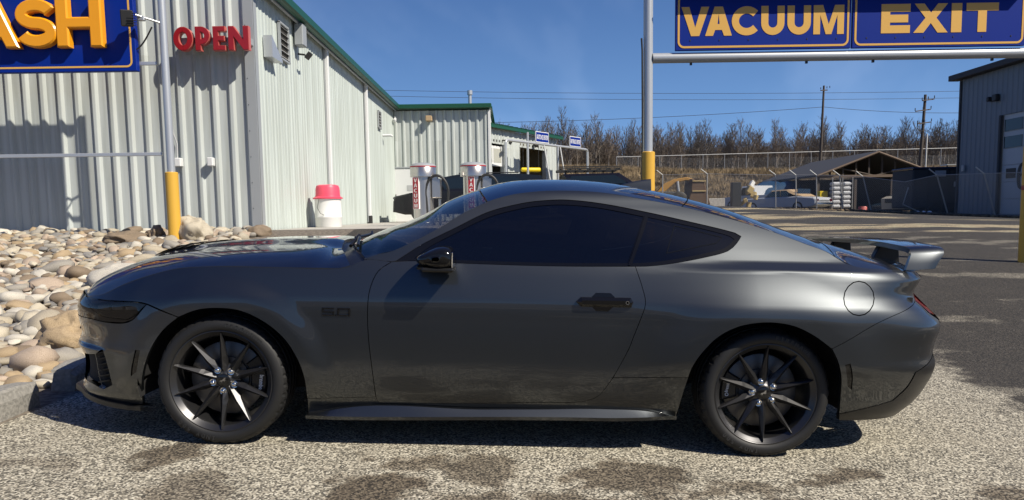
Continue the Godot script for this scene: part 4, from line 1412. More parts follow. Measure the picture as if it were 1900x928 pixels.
# heavy block capitals, cut as outlines w wide and h high with strokes t thick
func capital(ch: String, w: float, h: float, t: float) -> Array:
	var P := func(a: Array) -> PackedVector2Array:
		var o := PackedVector2Array()
		for i in range(0, a.size(), 2): o.append(Vector2((a[i] - .5) * w, (a[i + 1] - .5) * h))
		return o
	var a := t / w; var b := t / h * .86
	var arc := func(cx: float, cy: float, rx: float, ry: float, d0: float, d1: float) -> PackedVector2Array:
		var o := PackedVector2Array()
		for k in 15:
			var q := deg_to_rad(lerpf(d0, d1, k / 14.0))
			o.append(Vector2((cx - .5) * w + cos(q) * rx, (cy - .5) * h + sin(q) * ry))
		return o
	var stroke := func(path: PackedVector2Array) -> Array: return Geometry2D.offset_polyline(path, t * .48, Geometry2D.JOIN_ROUND, Geometry2D.END_BUTT)
	var hw := w / 2 - t * .48; var hh := h / 2 - t * .48
	match ch:
		"E": return [P.call([0, 0, 1, 0, 1, b, a, b, a, .5 - b / 2, .93, .5 - b / 2, .93, .5 + b / 2, a, .5 + b / 2, a, 1 - b, 1, 1 - b, 1, 1, 0, 1])]
		"X": return [P.call([0, 0, a * 1.15, 0, .5, .5 - b * .62, 1 - a * 1.15, 0, 1, 0, .5 + a * .62, .51, .98, 1, .98 - a * 1.1, 1, .5, .5 + b * .7, .02 + a * 1.1, 1, .02, 1, .5 - a * .62, .51])]
		"I": return [P.call([0, 0, 1, 0, 1, 1, 0, 1])]
		"T": return [P.call([.5 - a / 2, 0, .5 + a / 2, 0, .5 + a / 2, 1 - b, 1, 1 - b, 1, 1, 0, 1, 0, 1 - b, .5 - a / 2, 1 - b])]
		"H": return [P.call([0, 0, a, 0, a, .5 - b / 2, 1 - a, .5 - b / 2, 1 - a, 0, 1, 0, 1, 1, 1 - a, 1, 1 - a, .5 + b / 2, a, .5 + b / 2, a, 1, 0, 1])]
		"N": return [P.call([0, 0, a, 0, a, .60, 1 - a, 0, 1, 0, 1, 1, 1 - a, 1, 1 - a, .40, a, 1, 0, 1])]
		"V": return [P.call([.5 - a * .55, 0, .5 + a * .55, 0, 1, 1, 1 - a * 1.05, 1, .5, b * 1.3, a * 1.05, 1, 0, 1])]
		"A": return [P.call([0, 0, a * 1.05, 0, a * 1.05 + .08, .20, .5, .20, .5, .20 + b * .9, a * 1.05 + .17, .20 + b * .9, .5, .76, .5, 1, .5 - a * .55, 1]), P.call([1, 0, 1 - a * 1.05, 0, .92 - a * 1.05, .20, .5, .20, .5, .20 + b * .9, .83 - a * 1.05, .20 + b * .9, .5, .76, .5, 1, .5 + a * .55, 1])]
		"M": return [P.call([0, 0, a * .9, 0, a * .9, .66, .5 - a * .38, 0, .5 + a * .38, 0, 1 - a * .9, .66, 1 - a * .9, 0, 1, 0, 1, 1, 1 - a * 1.25, 1, .5, .34, a * 1.25, 1, 0, 1])]
		"U":
			var p: PackedVector2Array = P.call([0, 1])
			var path := PackedVector2Array([Vector2(-hw, h / 2)])
			path.append_array(arc.call(.5, 0.0, hw, hw, 180, 360) if false else PackedVector2Array())
			for k in 15:
				var q := PI + PI * k / 14.0
				path.append(Vector2(cos(q) * hw, -h / 2 + t * .48 + minf(hw, hh) + sin(q) * minf(hw, hh)))
			path.append(Vector2(hw, h / 2))
			return stroke.call(path)
		"C":
			var path := PackedVector2Array()
			for k in 25:
				var q := deg_to_rad(40.0 + 280.0 * k / 24.0)
				path.append(Vector2(cos(q) * hw * 1.10 + w * .05, sin(q) * hh))
			return stroke.call(path)
		"O":
			var out := []
			for s in 2:
				var path := PackedVector2Array()
				for k in 21:
					var q := PI / 2 + PI * s + PI * k / 20.0
					path.append(Vector2(cos(q) * hw, sin(q) * hh))
				out.append_array(stroke.call(path))
			return out
		"S":
			var path := PackedVector2Array()
			for k in 15:
				var q := deg_to_rad(lerpf(15.0, 255.0, k / 14.0))
				path.append(Vector2(cos(q) * hw, hh / 2 + sin(q) * hh / 2))
			for k in 15:
				var q := deg_to_rad(lerpf(75.0, -165.0, k / 14.0))
				path.append(Vector2(cos(q) * hw, -hh / 2 + sin(q) * hh / 2))
			return stroke.call(path)
		"P":
			var path := PackedVector2Array([Vector2(-w / 2 + t, hh)])
			var r := h * .27
			for k in 13:
				var q := PI / 2 - PI * k / 12.0
				path.append(Vector2(w / 2 - t * .48 - r + cos(q) * r, hh - r + sin(q) * r))
			path.append(Vector2(-w / 2 + t, hh - 2 * r))
			var out: Array = stroke.call(path)
			out.append(P.call([0, 0, a, 0, a, 1, 0, 1]))
			return out
	return []

func block_letter(ch: String, w: float, h: float, t: float, deep: float, m: Material, parent: Node, at: Transform3D, bev := 0.0, called := "letter") -> MeshInstance3D:
	var b := MB.new()
	for p in capital(ch, w, h, t): b.prism(T3(0, 0, 0), p, 0.0, deep, bev)
	return put(b, called, m, parent, at)

func letters(txt: String, boxes: Array, z: float, deep: float, m: Material, parent: Node, bold := 1.0, y0 := 0.0, y1 := 0.0):
	for k in txt.length():
		var e = boxes[k]
		block_letter(txt[k], e[1] - e[0], y1 - y0, bold, deep, m, parent, T3((e[0] + e[1]) / 2, (y0 + y1) / 2, z))

func build_signs():
	# gantry over the exit lane
	var G := thing("vacuum_exit_gantry", "silver pipe gantry with blue VACUUM and EXIT signs over the lane", "sign gantry", Vector3(0, 0, -10.8))
	var gy0 := gy(1.97, -10.8); var gy1 := gy(7.48, -10.8)
	for e in [[1.99, gy0], [7.53, gy1]]:
		var b := MB.new()
		b.tube([Vector3(e[0], e[1] - .05, 0), Vector3(e[0], 4.15, 0), Vector3(e[0] + (.03 if e[0] < 3 else -.03), 4.24, 0), Vector3(e[0] + (.14 if e[0] < 3 else -.14), 4.31, 0)], .068, 16)
		put(b, "post", M.silver_paint, G)
		b = MB.new()
		b.lathe(T3(e[0], e[1] - .02, 0), [Vector2(.10, 0), Vector2(.10, 2.04 - e[1]), Vector2(.085, 2.05 - e[1]), Vector2(.07, 2.05 - e[1])], 20)
		put(b, "sleeve", M.yellow, G)
		b = MB.new()
		b.lathe(T3(e[0], 1.40, 0), [Vector2(.101, 0), Vector2(.1015, .005), Vector2(.1015, .065), Vector2(.101, .07)], 20)
		put(b, "reflective_band", M.letter_red, G)
	var bb := MB.new()
	bb.tube([Vector3(2.05, 3.345, 0), Vector3(7.48, 3.345, 0)], .072, 16)
	put(bb, "beam", M.silver_paint, G)
	bb = MB.new()
	bb.tube([Vector3(2.12, 4.31, 0), Vector3(7.40, 4.31, 0)], .068, 16)
	put(bb, "beam", M.silver_paint, G)
	for k in 4: part_box(G, "eye_bolt", M.dark_plastic, Vector3([2.6, 4.25, 5.2, 6.9][k], 3.262, 0), Vector3(.03, .04, .03))
	bb = MB.new()
	bb.tube([Vector3(1.90, 1.3, .03), Vector3(1.905, 2.6, .03), Vector3(1.90, 3.45, .03), Vector3(1.89, 3.62, .03)], .014, 6)
	put(bb, "conduit", M.dark_plastic, G)
	for s in 2:
		var x0: float = [2.36, 4.855][s]; var x1: float = [4.835, 7.30][s]
		var w := x1 - x0; var cx := (x0 + x1) / 2
		var y0 := 3.43; var y1 := 4.22
		var p := part_box(G, "sign_panel", M.sign_blue, Vector3(cx, (y0 + y1) / 2, .06), Vector3(w, y1 - y0, .05), .006)
		border(p, "border", M.sign_gold, Vector3(0, 0, .0255), w - .06, y1 - y0 - .06, .09, .028)
		var word: String = ["VACUUM", "EXIT"][s]
		var bx := []
		var src: Array = [[60, 205], [185, 325], [322, 468], [478, 600], [615, 738], [752, 912]] if s == 0 else [[1112, 1265], [1283, 1465], [1482, 1537], [1560, 1730]]
		for e in src:
			# places along the panel as printed
			var q0: float = (e[0] - (30 if s == 0 else 962)) / (920.0 if s == 0 else 915.0); var q1: float = (e[1] - (30 if s == 0 else 962)) / (920.0 if s == 0 else 915.0)
			bx.append([-w / 2 + q0 * w, -w / 2 + q1 * w])
		letters(word, bx, .0255, .004, M.sign_gold, p, .105 if s == 0 else .125, -.20, .20)
		for k in 6: part_box(p, "rivet", M.dark_plastic, Vector3(-w / 2 + w * (k + .5) / 6, -.26, .027), Vector3(.012, .02, .006))
	part_box(G, "visor", M.sign_blue, Vector3(4.83, 4.235, .14), Vector3(4.96, .03, .24))
	# wash sign by the building: board on two posts
	var S := thing("car_wash_sign", "big blue board with raised orange letters on a post by the wall", "sign", Vector3(0, 0, -11.75))
	var bd := part_box(S, "board", M.sign_blue, Vector3(-8.205, 4.297, 0), Vector3(4.91, 1.69, .10), .008)
	border(bd, "border", M.sign_gold, Vector3(0, .0, .0505), 4.79, 1.575, .09, .027)
	for e in [["A", -8.30, -7.457], ["S", -7.50, -6.87], ["H", -6.884, -6.18]]:
		var l := block_letter(e[0], e[2] - e[1], .723, .195, .12, M.letter_orange, bd, T3((e[1] + e[2]) / 2 + 8.205, 4.16 - 4.297, .07), .022)
		l.set_meta("label", "raised orange letter")
	for x in [-5.34, -10.9]:
		var b := MB.new()
		var g0 := gy(x, -11.75)
		b.tube([Vector3(x, g0 - .05, -.02), Vector3(x, 5.4, -.02)], .06, 16)
		put(b, "post", M.galv, S)
		b = MB.new()
		b.lathe(T3(x, g0 - .05, -.02), [Vector2(.098, 0), Vector2(.098, 1.94 - g0), Vector2(.086, 1.95 - g0), Vector2(.058, 1.95 - g0)], 20)
		put(b, "sleeve", M.yellow, S)
	for y in [2.19, 3.588]:
		part_box(S, "rail", M.galv, Vector3(-8.16, y, -.08), Vector3(5.34, .055, .04), .006)
	part_box(S, "top_channel", M.galv, Vector3(-8.16, 5.10, -.1), Vector3(5.2, .10, .08), .006)
	# floodlight on an arm from the post
	var fl := MB.new()
	fl.tube([Vector3(-5.34, 4.17, 0), Vector3(-5.64, 4.25, .22)], .018, 8)
	fl.box(T3(-5.58, 4.21, .15), Vector3(.10, .07, .07), .01)
	put(fl, "lamp_arm", M.galv, S)
	fl = MB.new()
	fl.box(T3(-5.73, 4.18, .30, .35, .2), Vector3(.17, .24, .10), .015)
	for k in 6: fl.box(T3(-5.68, 4.09 + .035 * k, .26, .35, .2), Vector3(.12, .008, .16))
	put(fl, "flood_lamp", M.dark_plastic, S)
	fl = MB.new()
	var cb := []
	for k in 9:
		var t := k / 8.0
		cb.append(Vector3(lerpf(-5.48, -5.88, t), lerpf(4.11, 3.75, t) - .10 * sin(PI * t), lerpf(.05, .01, t)))
	fl.tube(cb, .012, 6)
	put(fl, "cable", M.dark_plastic, S)
	# OPEN sign: red box letters standing off the wall
	var O := thing("open_sign", "red raised OPEN letters on the car wash wall", "sign", Vector3(-5.02, 4.20, -13.16))
	var bx := [[-.655, -.325], [-.285, -.035], [.015, .225], [.275, .625]]
	for k in 4:
		var ch := "OPEN"[k]
		var lt := block_letter(ch, bx[k][1] - bx[k][0], .40, .098, .10, M.letter_edge, O, T3((bx[k][0] + bx[k][1]) / 2, 0, .20))
		block_letter(ch, bx[k][1] - bx[k][0] - .016, .384, .082, .012, M.letter_red, lt, T3(0, 0, .1), 0.0, "face")
	part_box(O, "raceway", M.trim_grey, Vector3(0, -.02, .105), Vector3(1.2, .12, .20), .01)
	# far gantry with two lane signs
	var A := Vector3(-.18, 1.0, -30.5); var B := Vector3(3.70, 1.0, -35.8)
	var F := thing("lane_gantry", "distant silver pipe gantry with two small blue and white lane signs", "sign gantry", A)
	var d := (B - A).normalized(); var L := (B - A).length()
	F.basis = Basis(d, Vector3.UP, d.cross(Vector3.UP))
	var b := MB.new()
	b.tube([Vector3(0, -.1, 0), Vector3(0, 3.05, 0), Vector3(.05, 3.14, 0), Vector3(.16, 3.17, 0), Vector3(L - .16, 3.17, 0), Vector3(L - .05, 3.14, 0), Vector3(L, 3.05, 0), Vector3(L, -.1, 0)], .055, 10)
	put(b, "pipe_frame", M.silver_paint, F)
	for x in [.24 * L, .60 * L]:
		b = MB.new()
		b.tube([Vector3(x, -.1, 0), Vector3(x, 3.17 if x > 2 else 3.6, 0)], .05, 10)
		put(b, "post", M.silver_paint, F)
	for e in [[.40 * L, 1.02, "AUTO #2 ENTER"], [.82 * L, .98, "RV/TRUCK ENTER"]]:
		var p := part_box(F, "sign_panel", M.white, Vector3(e[0], 3.46, .03), Vector3(e[1], .46, .04))
		part_box(p, "blue_field", M.sign_blue, Vector3(0, 0, .021), Vector3(e[1] - .06, .40, .006))
		lettering(e[2], e[1] - .14, .20, .004, "lettering", M.white, p, T3(0, 0, .027), 1.0)
	for e in [[.42, .28], [.62, .46]]:
		b = MB.new()
		b.tube([Vector3(e[0] * L, 3.12, .05), Vector3(e[1] * L, .3, 1.2)], .03, 8)
		put(b, "brace", M.grey_pvc, F)
	var Y := thing("clearance_bar", "yellow padded clearance bar hanging in front of the open wash bay", "clearance bar", Vector3(.90, 3.06, -32.4))
	Y.rotation.y = .35
	b = MB.new()
	b.lathe(Transform3D(Basis(Vector3.BACK, PI / 2), Vector3.ZERO), [Vector2(0, -.46), Vector2(.07, -.45), Vector2(.095, -.40), Vector2(.095, .40), Vector2(.07, .45), Vector2(0, .46)], 14)
	put(b, "bar", M.yellow_bright, Y)
	for x in [-.36, .36]:
		b = MB.new()
		b.tube([Vector3(x, .08, 0), Vector3(x, 1.12, 0)], .012, 5)
		put(b, "chain", M.dark_plastic, Y)

# a river stone: an uneven flattened ball
func stone(sd: int, flat: float, rough: float, n := 10) -> MB:
	var f := FastNoiseLite.new(); f.seed = sd; f.frequency = .8; f.fractal_octaves = 3
	var pts := []
	for i in n + 1:
		var row := []
		var th := -PI / 2 + PI * i / n
		for j in n * 2 + 1:
			var ph := TAU * (j % (n * 2)) / (n * 2)
			var p := Vector3(cos(th) * cos(ph), sin(th), cos(th) * sin(ph))
			var k := 1.0 + rough * f.get_noise_3dv(p * 1.1) + rough * .35 * f.get_noise_3dv(p * 3.1)
			row.append(Vector3(p.x * k, p.y * flat * k, p.z * k * .78))
		pts.append(row)
	var b := MB.new()
	var nm := []
	for i in n + 1:
		var row := []
		for j in n * 2 + 1:
			var j0 := (j - 1 + n * 2) % (n * 2); var j1 := (j + 1) % (n * 2)
			var a: Vector3 = pts[mini(i + 1, n)][j] - pts[maxi(i - 1, 0)][j]
			var c: Vector3 = pts[i][j1] - pts[i][j0]
			var k := a.cross(c)
			k = k.normalized() if k.length() > 1e-6 else Vector3(0, signf(pts[i][j].y), 0)
			if k.dot(pts[i][j]) < 0: k = -k
			row.append(k)
		nm.append(row)
	for i in n:
		for j in n * 2:
			b.t3(pts[i][j], pts[i][j + 1], pts[i + 1][j + 1], nm[i][j], nm[i][j + 1], nm[i + 1][j + 1])
			b.t3(pts[i][j], pts[i + 1][j + 1], pts[i + 1][j], nm[i][j], nm[i + 1][j + 1], nm[i + 1][j])
	return b

func build_rocks():
	var cols := [lin(.44, .39, .30), lin(.54, .49, .39), lin(.34, .32, .285), lin(.42, .32, .20), lin(.24, .185, .13), lin(.60, .57, .50), lin(.24, .235, .23), lin(.46, .37, .29)]
	var rt := noise_tex(.02, [Color(.62, .60, .57), Color(.86, .85, .82), Color(1, 1, 1), Color(.78, .74, .68)], 512, FastNoiseLite.TYPE_SIMPLEX, 6, 41)
	var mats := []
	for k in cols.size():
		var m := mat("stone_%d" % k, cols[k], .8)
		grain(m, rt, 2.5, false)
		mats.append(m)
	var sm := mat("stones", Color.WHITE, .8)
	sm.vertex_color_use_as_albedo = true
	grain(sm, rt, 2.5, false)
	var shapes := []
	for k in 7: shapes.append(stone(100 + k, [.50, .62, .42, .70, .55, .36, .75][k], [.28, .22, .35, .30, .18, .25, .45][k], 6))
	var big := []
	# named boulders: x, z, size, shape seed, flatness, roughness, colour, label
	for e in [[-3.62, -6.0, .29, 7, .62, .50, 3, "large rough brown boulder beside the coupe's nose"], [-3.05, -5.7, .15, 9, .75, .35, 7, "purplish grey boulder leaning on the large brown one"], [-4.40, -8.3, .37, 12, .50, .22, 5, "large smooth cream boulder in the middle of the stone bed"], [-5.10, -11.9, .31, 14, .85, .35, 1, "pale upright boulder by the yellow post sleeve"], [-4.20, -12.4, .19, 15, .62, .25, 4, "dark brown rounded boulder at the building's corner"], [-6.15, -11.8, .36, 18, .32, .45, 4, "long dark brown slab of stone before the wall"], [-5.75, -12.0, .15, 19, .9, .6, 4, "small pointed brown stone standing near the wall"], [-3.25, -8.2, .24, 22, .55, .3, 2, "grey brown boulder half behind the coupe's hood"]]:
		var p := Vector3(e[0], gy(e[0], e[1]) + e[2] * e[4] * .55, e[1])
		one(stone(e[3], e[4], e[5], 16), "boulder", mats[e[6]], e[7], "boulder", Transform3D(Basis(Vector3.UP, e[3] * 1.3).scaled_local(Vector3.ONE * e[2]), p), "boulders in the stone bed")
		big.append([Vector2(e[0], e[1]), e[2]])
	# the bed: stones laid close together, nearest ones as things of their own
	var spots := []
	var z := -3.0
	while z > -13.05:
		var step := .145
		var x := -11.6
		while x < (-3.03 if z > -11.5 else -4.3):
			var px := x + rng.randf_range(-.06, .06); var pz := z + rng.randf_range(-.06, .06)
			var s := .055 + .075 * pow(rng.randf(), 2.2)
			if rng.randf() < .05: s *= 1.6
			var free := true
			for q in big:
				if q[0].distance_to(Vector2(px, pz)) < q[1] * .85: free = false
			if px > 1.05 * pz - 1.2 and free: spots.append([px, pz, s])
			x += step
		z -= step * .82
	for k in int(spots.size() * .35):
		var q = spots[rng.randi() % spots.size()]
		spots.append([q[0] + rng.randf_range(-.07, .07), q[1] + rng.randf_range(-.07, .07), .035 + .04 * rng.randf(), 1])
	var ranked := []
	for q in spots: ranked.append([q[2] / q[1] + (0.0 if q.size() == 3 else .01) + (0.0 if q[0] > .69 * q[1] else 1.0), q])
	ranked.sort_custom(func(a, c): return a[0] < c[0])
	var meshes := []
	for k in shapes.size():
		for j in mats.size(): meshes.append(null)
	var per := []
	for k in shapes.size(): per.append([])
	for i in ranked.size():
		var q = ranked[i][1]
		var k := rng.randi() % shapes.size()
		var c := rng.randi() % cols.size()
		var up: float = q[2] * (.34 if q.size() == 3 else .95)
		var bs := Basis.from_euler(Vector3(rng.randf_range(-.35, .35), rng.randf() * TAU, rng.randf_range(-.35, .35))).scaled_local(Vector3(1.15, rng.randf_range(.8, 1.1), 1.0) * q[2])
		var t := Transform3D(bs, Vector3(q[0], gy(q[0], q[1]) + up, q[1]))
		if i < 290:
			if meshes[k * 8 + c] == null: meshes[k * 8 + c] = shapes[k].mesh(mats[c])
			var o := MeshInstance3D.new()
			o.mesh = meshes[k * 8 + c]
			o.name = numbered("river_stone")
			o.transform = t
			add_child(o)
			var zone := "by the near kerb block" if q[1] > -4.6 else "between the kerb and the brown boulder" if q[1] > -5.6 and q[0] > -4.0 else "around the large brown boulder" if q[1] > -6.8 and q[0] > -4.6 else "at the bed's outer side" if q[1] > -7.4 else "short of the cream boulder" if q[1] > -8.6 else "beyond the cream boulder" if q[1] > -10.4 else "before the ribbed wall"
			tag(o, "%s %s %s stone %s" % ["large" if q[2] > .13 else "middling" if q[2] > .085 else "small", ["flattish", "rounded", "thin flat", "plump", "oval", "slab-like", "lumpy"][k], ["tan", "cream", "grey", "ochre", "brown", "off-white", "dark grey", "pinkish tan"][c], zone], "stone", "river stones in the bed")
		else:
			per[k].append([t, cols[c].srgb_to_linear() * rng.randf_range(.8, 1.15)])
	for k in shapes.size():
		var mm := MultiMesh.new()
		mm.transform_format = MultiMesh.TRANSFORM_3D
		mm.use_colors = true
		mm.mesh = shapes[k].mesh(sm)
		mm.instance_count = per[k].size()
		for i in per[k].size():
			mm.set_instance_transform(i, per[k][i][0]); mm.set_instance_color(i, per[k][i][1])
		var o := MultiMeshInstance3D.new()
		o.multimesh = mm
		o.name = numbered("gravel")
		add_child(o)
		tag(o, ["smaller tan and grey stones filling the bed", "smaller round stones between the larger ones", "flat smaller stones in the bed", "small uneven stones in the bed", "small smooth stones in the bed", "thin flat small stones in the bed", "lumpy small stones in the bed"][k], "stones", "", "stuff")

# simple road vehicle: side outline, cabin and wheels; x runs from nose to tail, z is the near side
func vehicle(called: String, label: String, cat: String, at: Vector3, turn: float, body: PackedVector2Array, cabin: PackedVector2Array, wid: float, wheels: Array, wr: float, paint: Material, roof: Material, glass: Array) -> Node3D:
	var v := thing(called, label, cat, at, turn)
	var b := MB.new()
	b.prism(T3(0, 0, 0), body, 0.0, wid / 2, .05)
	var half := b.mirrored()
	b.v.append_array(half.v); b.n.append_array(half.n)
	put(b, "body", paint, v)
	if cabin.size():
		b = MB.new()
		b.prism(T3(0, 0, 0), cabin, 0.0, wid / 2 - .08, .12)
		half = b.mirrored()
		b.v.append_array(half.v); b.n.append_array(half.n)
		put(b, "cabin", roof, v)
		for g in glass:
			for s in [1, -1]:
				b = MB.new()
				b.prism(T3(0, 0, 0), g, 0.0, wid / 2 - .074)
				put(b if s > 0 else b.mirrored(), "window", M.pane_dark, v)
		# windscreens front and back
		var n := cabin.size()
	for x in wheels:
		for s in [1, -1]:
			var w := MB.new()
			var zx := Transform3D(Basis(Vector3.RIGHT, PI / 2 * s), Vector3(x, wr, s * (wid / 2 - .10)))
			w.lathe(zx, [Vector2(0, -.1), Vector2(wr * .9, -.1), Vector2(wr, -.07), Vector2(wr, .08), Vector2(wr * .93, .115), Vector2(wr * .68, .115), Vector2(wr * .64, .10)], 24)
			var wn := put(w, "wheel", M.rubber, v)
			w = MB.new()
			w.lathe(zx, [Vector2(wr * .65, .105), Vector2(wr * .6, .09), Vector2(wr * .2, .10), Vector2(0, .11)], 20)
			put(w, "rim", M.wheel, wn)
	return v

func build_lot_things():
	M.pane_dark = mat("pane_dark", lin(.006, .008, .010), .04)
	# two vacuum stations
	for s in 2:
		var x: float = [-1.93, -.82][s]
		var g := gy(x, -16.5) + .008
		var v := thing("vacuum_station", ["stainless vacuum station nearer the white drum with its hose looped", "stainless vacuum station farther from the white drum"][s], "vacuum", Vector3(x, g, -16.5), 0.0, "coin vacuum stations")
		var t := 2.27 - g
		var b := MB.new()
		b.lathe(T3(0, 0, 0), [Vector2(.25, 0), Vector2(.25, .06), Vector2(.225, .07), Vector2(.225, t - .26)], 32)
		put(b, "body", M.steel, v)
		b = MB.new()
		b.lathe(T3(0, 0, 0), [Vector2(.22, t - .27), Vector2(.285, t - .265), Vector2(.285, t - .055), Vector2(.28, t - .05)], 36)
		put(b, "head", M.steel, v)
		b = MB.new()
		b.lathe(T3(0, 0, 0), [Vector2(.287, t - .055), Vector2(.289, t - .05), Vector2(.289, t - .035), Vector2(.287, t - .03)], 36)
		put(b, "red_band", M.red_label, v)
		b = MB.new()
		b.lathe(T3(0, 0, 0), [Vector2(.287, t - .03), Vector2(.27, t), Vector2(.20, t + .03), Vector2(.10, t + .045), Vector2(0, t + .05)], 36)
		put(b, "dome", M.trim_grey, v)
		# upright label on the front
		var lb := part_box(v, "label", M.white, Vector3(-.135 + .10 * s, t - .62, .21), Vector3(.15, .70, .05), .004, -.35 + .2 * s)
		part_box(lb, "red_field", M.red_label, Vector3(.0, 0, .0265).rotated(Vector3.UP, -.35 + .2 * s), Vector3(.125, .67, .006), 0.0, -.35 + .2 * s)
		for k in 6:
			lettering("VACUUM"[k], .075, .082, .003, "letter", M.white, lb, Transform3D(Basis(Vector3.UP, -.35 + .2 * s), Vector3(0, .275 - .11 * k, 0) + Vector3(0, 0, .031).rotated(Vector3.UP, -.35 + .2 * s)), 1.0)
		part_box(v, "meter_box", M.steel, Vector3(.30, t - .52, .06), Vector3(.20, .42, .20), .015)
		part_box(v, "bracket", M.steel, Vector3(.27, t - .28, .08), Vector3(.14, .10, .16), .01)
		b = MB.new()
		b.tube([Vector3(.36, t - .75, .04), Vector3(.36, .0, .04)], .03, 8)
		put(b, "support", M.galv, v)
		b = MB.new()
		var loop := []
		for k in 25:
			var a := PI * (-.15 + 1.3 * k / 24.0)
			loop.append(Vector3(.30 + cos(a) * .27 * (1.0 if a < PI / 2 else .85), t - .62 + sin(a) * .38 - (.25 if k in [0, 24] else 0.0), .19))
		loop.push_front(Vector3(.55, t - 1.15, .19)); loop.append(Vector3(.10, t - 1.2, .20))
		b.tube(loop, .028, 8)
		put(b, "hose", M.dark_plastic, v)
	# white drum with a pink lid
	var D := thing("trash_drum", "white drum with a pink domed lid against the side wall", "trash bin", Vector3(-3.98, gy(-3.98, -16.2) + .008, -16.2))
	var b := MB.new()
	b.lathe(T3(0, 0, 0), [Vector2(.27, 0), Vector2(.28, .02), Vector2(.28, .20), Vector2(.288, .21), Vector2(.288, .225), Vector2(.28, .235), Vector2(.28, .60), Vector2(.285, .62), Vector2(0, .62)], 32)
	put(b, "drum", M.white, D)
	b = MB.new()
	b.lathe(T3(0, 0, 0), [Vector2(.27, .605), Vector2(.315, .61), Vector2(.32, .635), Vector2(.27, .66), Vector2(.262, .69), Vector2(.255, .84), Vector2(.235, .895), Vector2(.18, .915), Vector2(0, .92)], 32)
	put(b, "lid", M.pink, D)
	b = MB.new()
	b.tube([Vector3(-.12, .60, .29), Vector3(-.16, .42, .295), Vector3(-.10, .30, .295), Vector3(-.02, .26, .29)], .006, 5)
	put(b, "cord", M.dark_plastic, D)
	# dark crossover behind the vacuums
	var sg := gy(-1.4, -25.0) + .01
	var cv := vehicle("parked_crossover", "black crossover parked behind the vacuum stations", "car", Vector3(-3.92, sg, -25.6), 0.0,
		tab([0,.35, .02,.70, .10,.86, .55,.96, 1.15,1.05, 4.3,1.10, 4.95,1.05, 5.06,.8, 5.08,.35, 4.6,.25, .4,.25]),
		tab([1.05,1.02, 1.75,1.48, 2.3,1.57, 4.3,1.55, 4.95,1.48, 4.98,1.42, 4.85,1.05]), 1.9, [.95, 3.95], .36, M.car_black, M.car_black,
		[tab([1.35,1.08, 1.85,1.43, 2.75,1.48, 2.75,1.10]), tab([2.85,1.10, 2.85,1.48, 4.1,1.46, 4.55,1.15])])
	for s in [-1, 1]:
		part_box(cv, "headlight", M.lamp_metal, Vector3(.16, .80, s * .72), Vector3(.30, .10, .36), .03)
		part_box(cv, "door_mirror", M.car_black, Vector3(1.62, 1.12, s * 1.02), Vector3(.14, .14, .20), .04)
		part_box(cv, "fog_lamp", M.white_dirty, Vector3(.03, .36, s * .70), Vector3(.08, .05, .30), .02)
		part_box(cv, "roof_rail", M.dark_plastic, Vector3(3.2, 1.60, s * .72), Vector3(2.0, .035, .05), .01)
	part_box(cv, "grille", M.dark_plastic, Vector3(.015, .62, 0), Vector3(.05, .28, 1.1), .02)
	var tk := vehicle("rack_truck", "black truck with a flat roof rack beyond the coupe's roof", "truck", Vector3(1.55, gy(2.6, -24) + .01, -24.4), 0.0,
		tab([0,.4, .0,.95, 2.6,1.02, 2.9,.9, 2.95,.45, 2.5,.3, .4,.3]), tab([.05,.95, .10,1.40, 1.9,1.42, 2.5,1.02]), 1.9, [.6, 2.3], .36, M.car_black, M.car_black,
		[tab([.3,1.05, .35,1.33, 1.75,1.35, 2.15,1.08])])
	for k in 3: part_box(tk, "rack_rail", M.dark_plastic, Vector3(.98, 1.52 + .055 * k, .7), Vector3(2.0, .035, .05))
	for k in 7: part_box(tk, "rack_bar", M.dark_plastic, Vector3(.05 + .31 * k, 1.56, 0), Vector3(.06, .05, 1.4))
	part_box(tk, "rack_rail", M.dark_plastic, Vector3(.98, 1.56, -.7), Vector3(2.0, .08, .05))
	for x in [.2, 1.7]: part_box(tk, "rack_foot", M.dark_plastic, Vector3(x, 1.46, .6), Vector3(.05, .14, .05))

# ---------------------------------------------------------------- yard, fences, poles, woods
func px_x(p: float, z: float) -> float:
	return (p - 948.0) / 1372.0 * -z

func wire_mesh(a: Vector3, b: Vector3, la: Vector3, lb: Vector3, h: float, pitch: float, r: float) -> MB:
	# diamond wire between two leaning posts
	var m := MB.new()
	var L := a.distance_to(b)
	var d := (b - a) / L
	var out := d.cross(Vector3.UP).normalized()
	var at := func(u: float, t: float) -> Vector3: return a + d * u + la.lerp(lb, u / L) * t
	var n := int((L + h) / pitch)
	for s in [1, -1]:
		for k in n + 1:
			var u0: float = k * pitch if s < 0 else k * pitch - h
			var u1: float = u0 + h * s
			var t0 := 0.0; var t1 := 1.0
			# clip to 0..L
			var du: float = u1 - u0
			var lo := minf((0 - u0) / du, (L - u0) / du); var hi := maxf((0 - u0) / du, (L - u0) / du)
			t0 = maxf(t0, lo); t1 = minf(t1, hi)
			if t1 - t0 < .02: continue
			var p: Vector3 = at.call(u0 + du * t0, t0); var q: Vector3 = at.call(u0 + du * t1, t1)
			var side := (q - p).normalized().cross(out).normalized() * r
			m.quad(p - side, p + side, q + side, q - side, out)
	return m

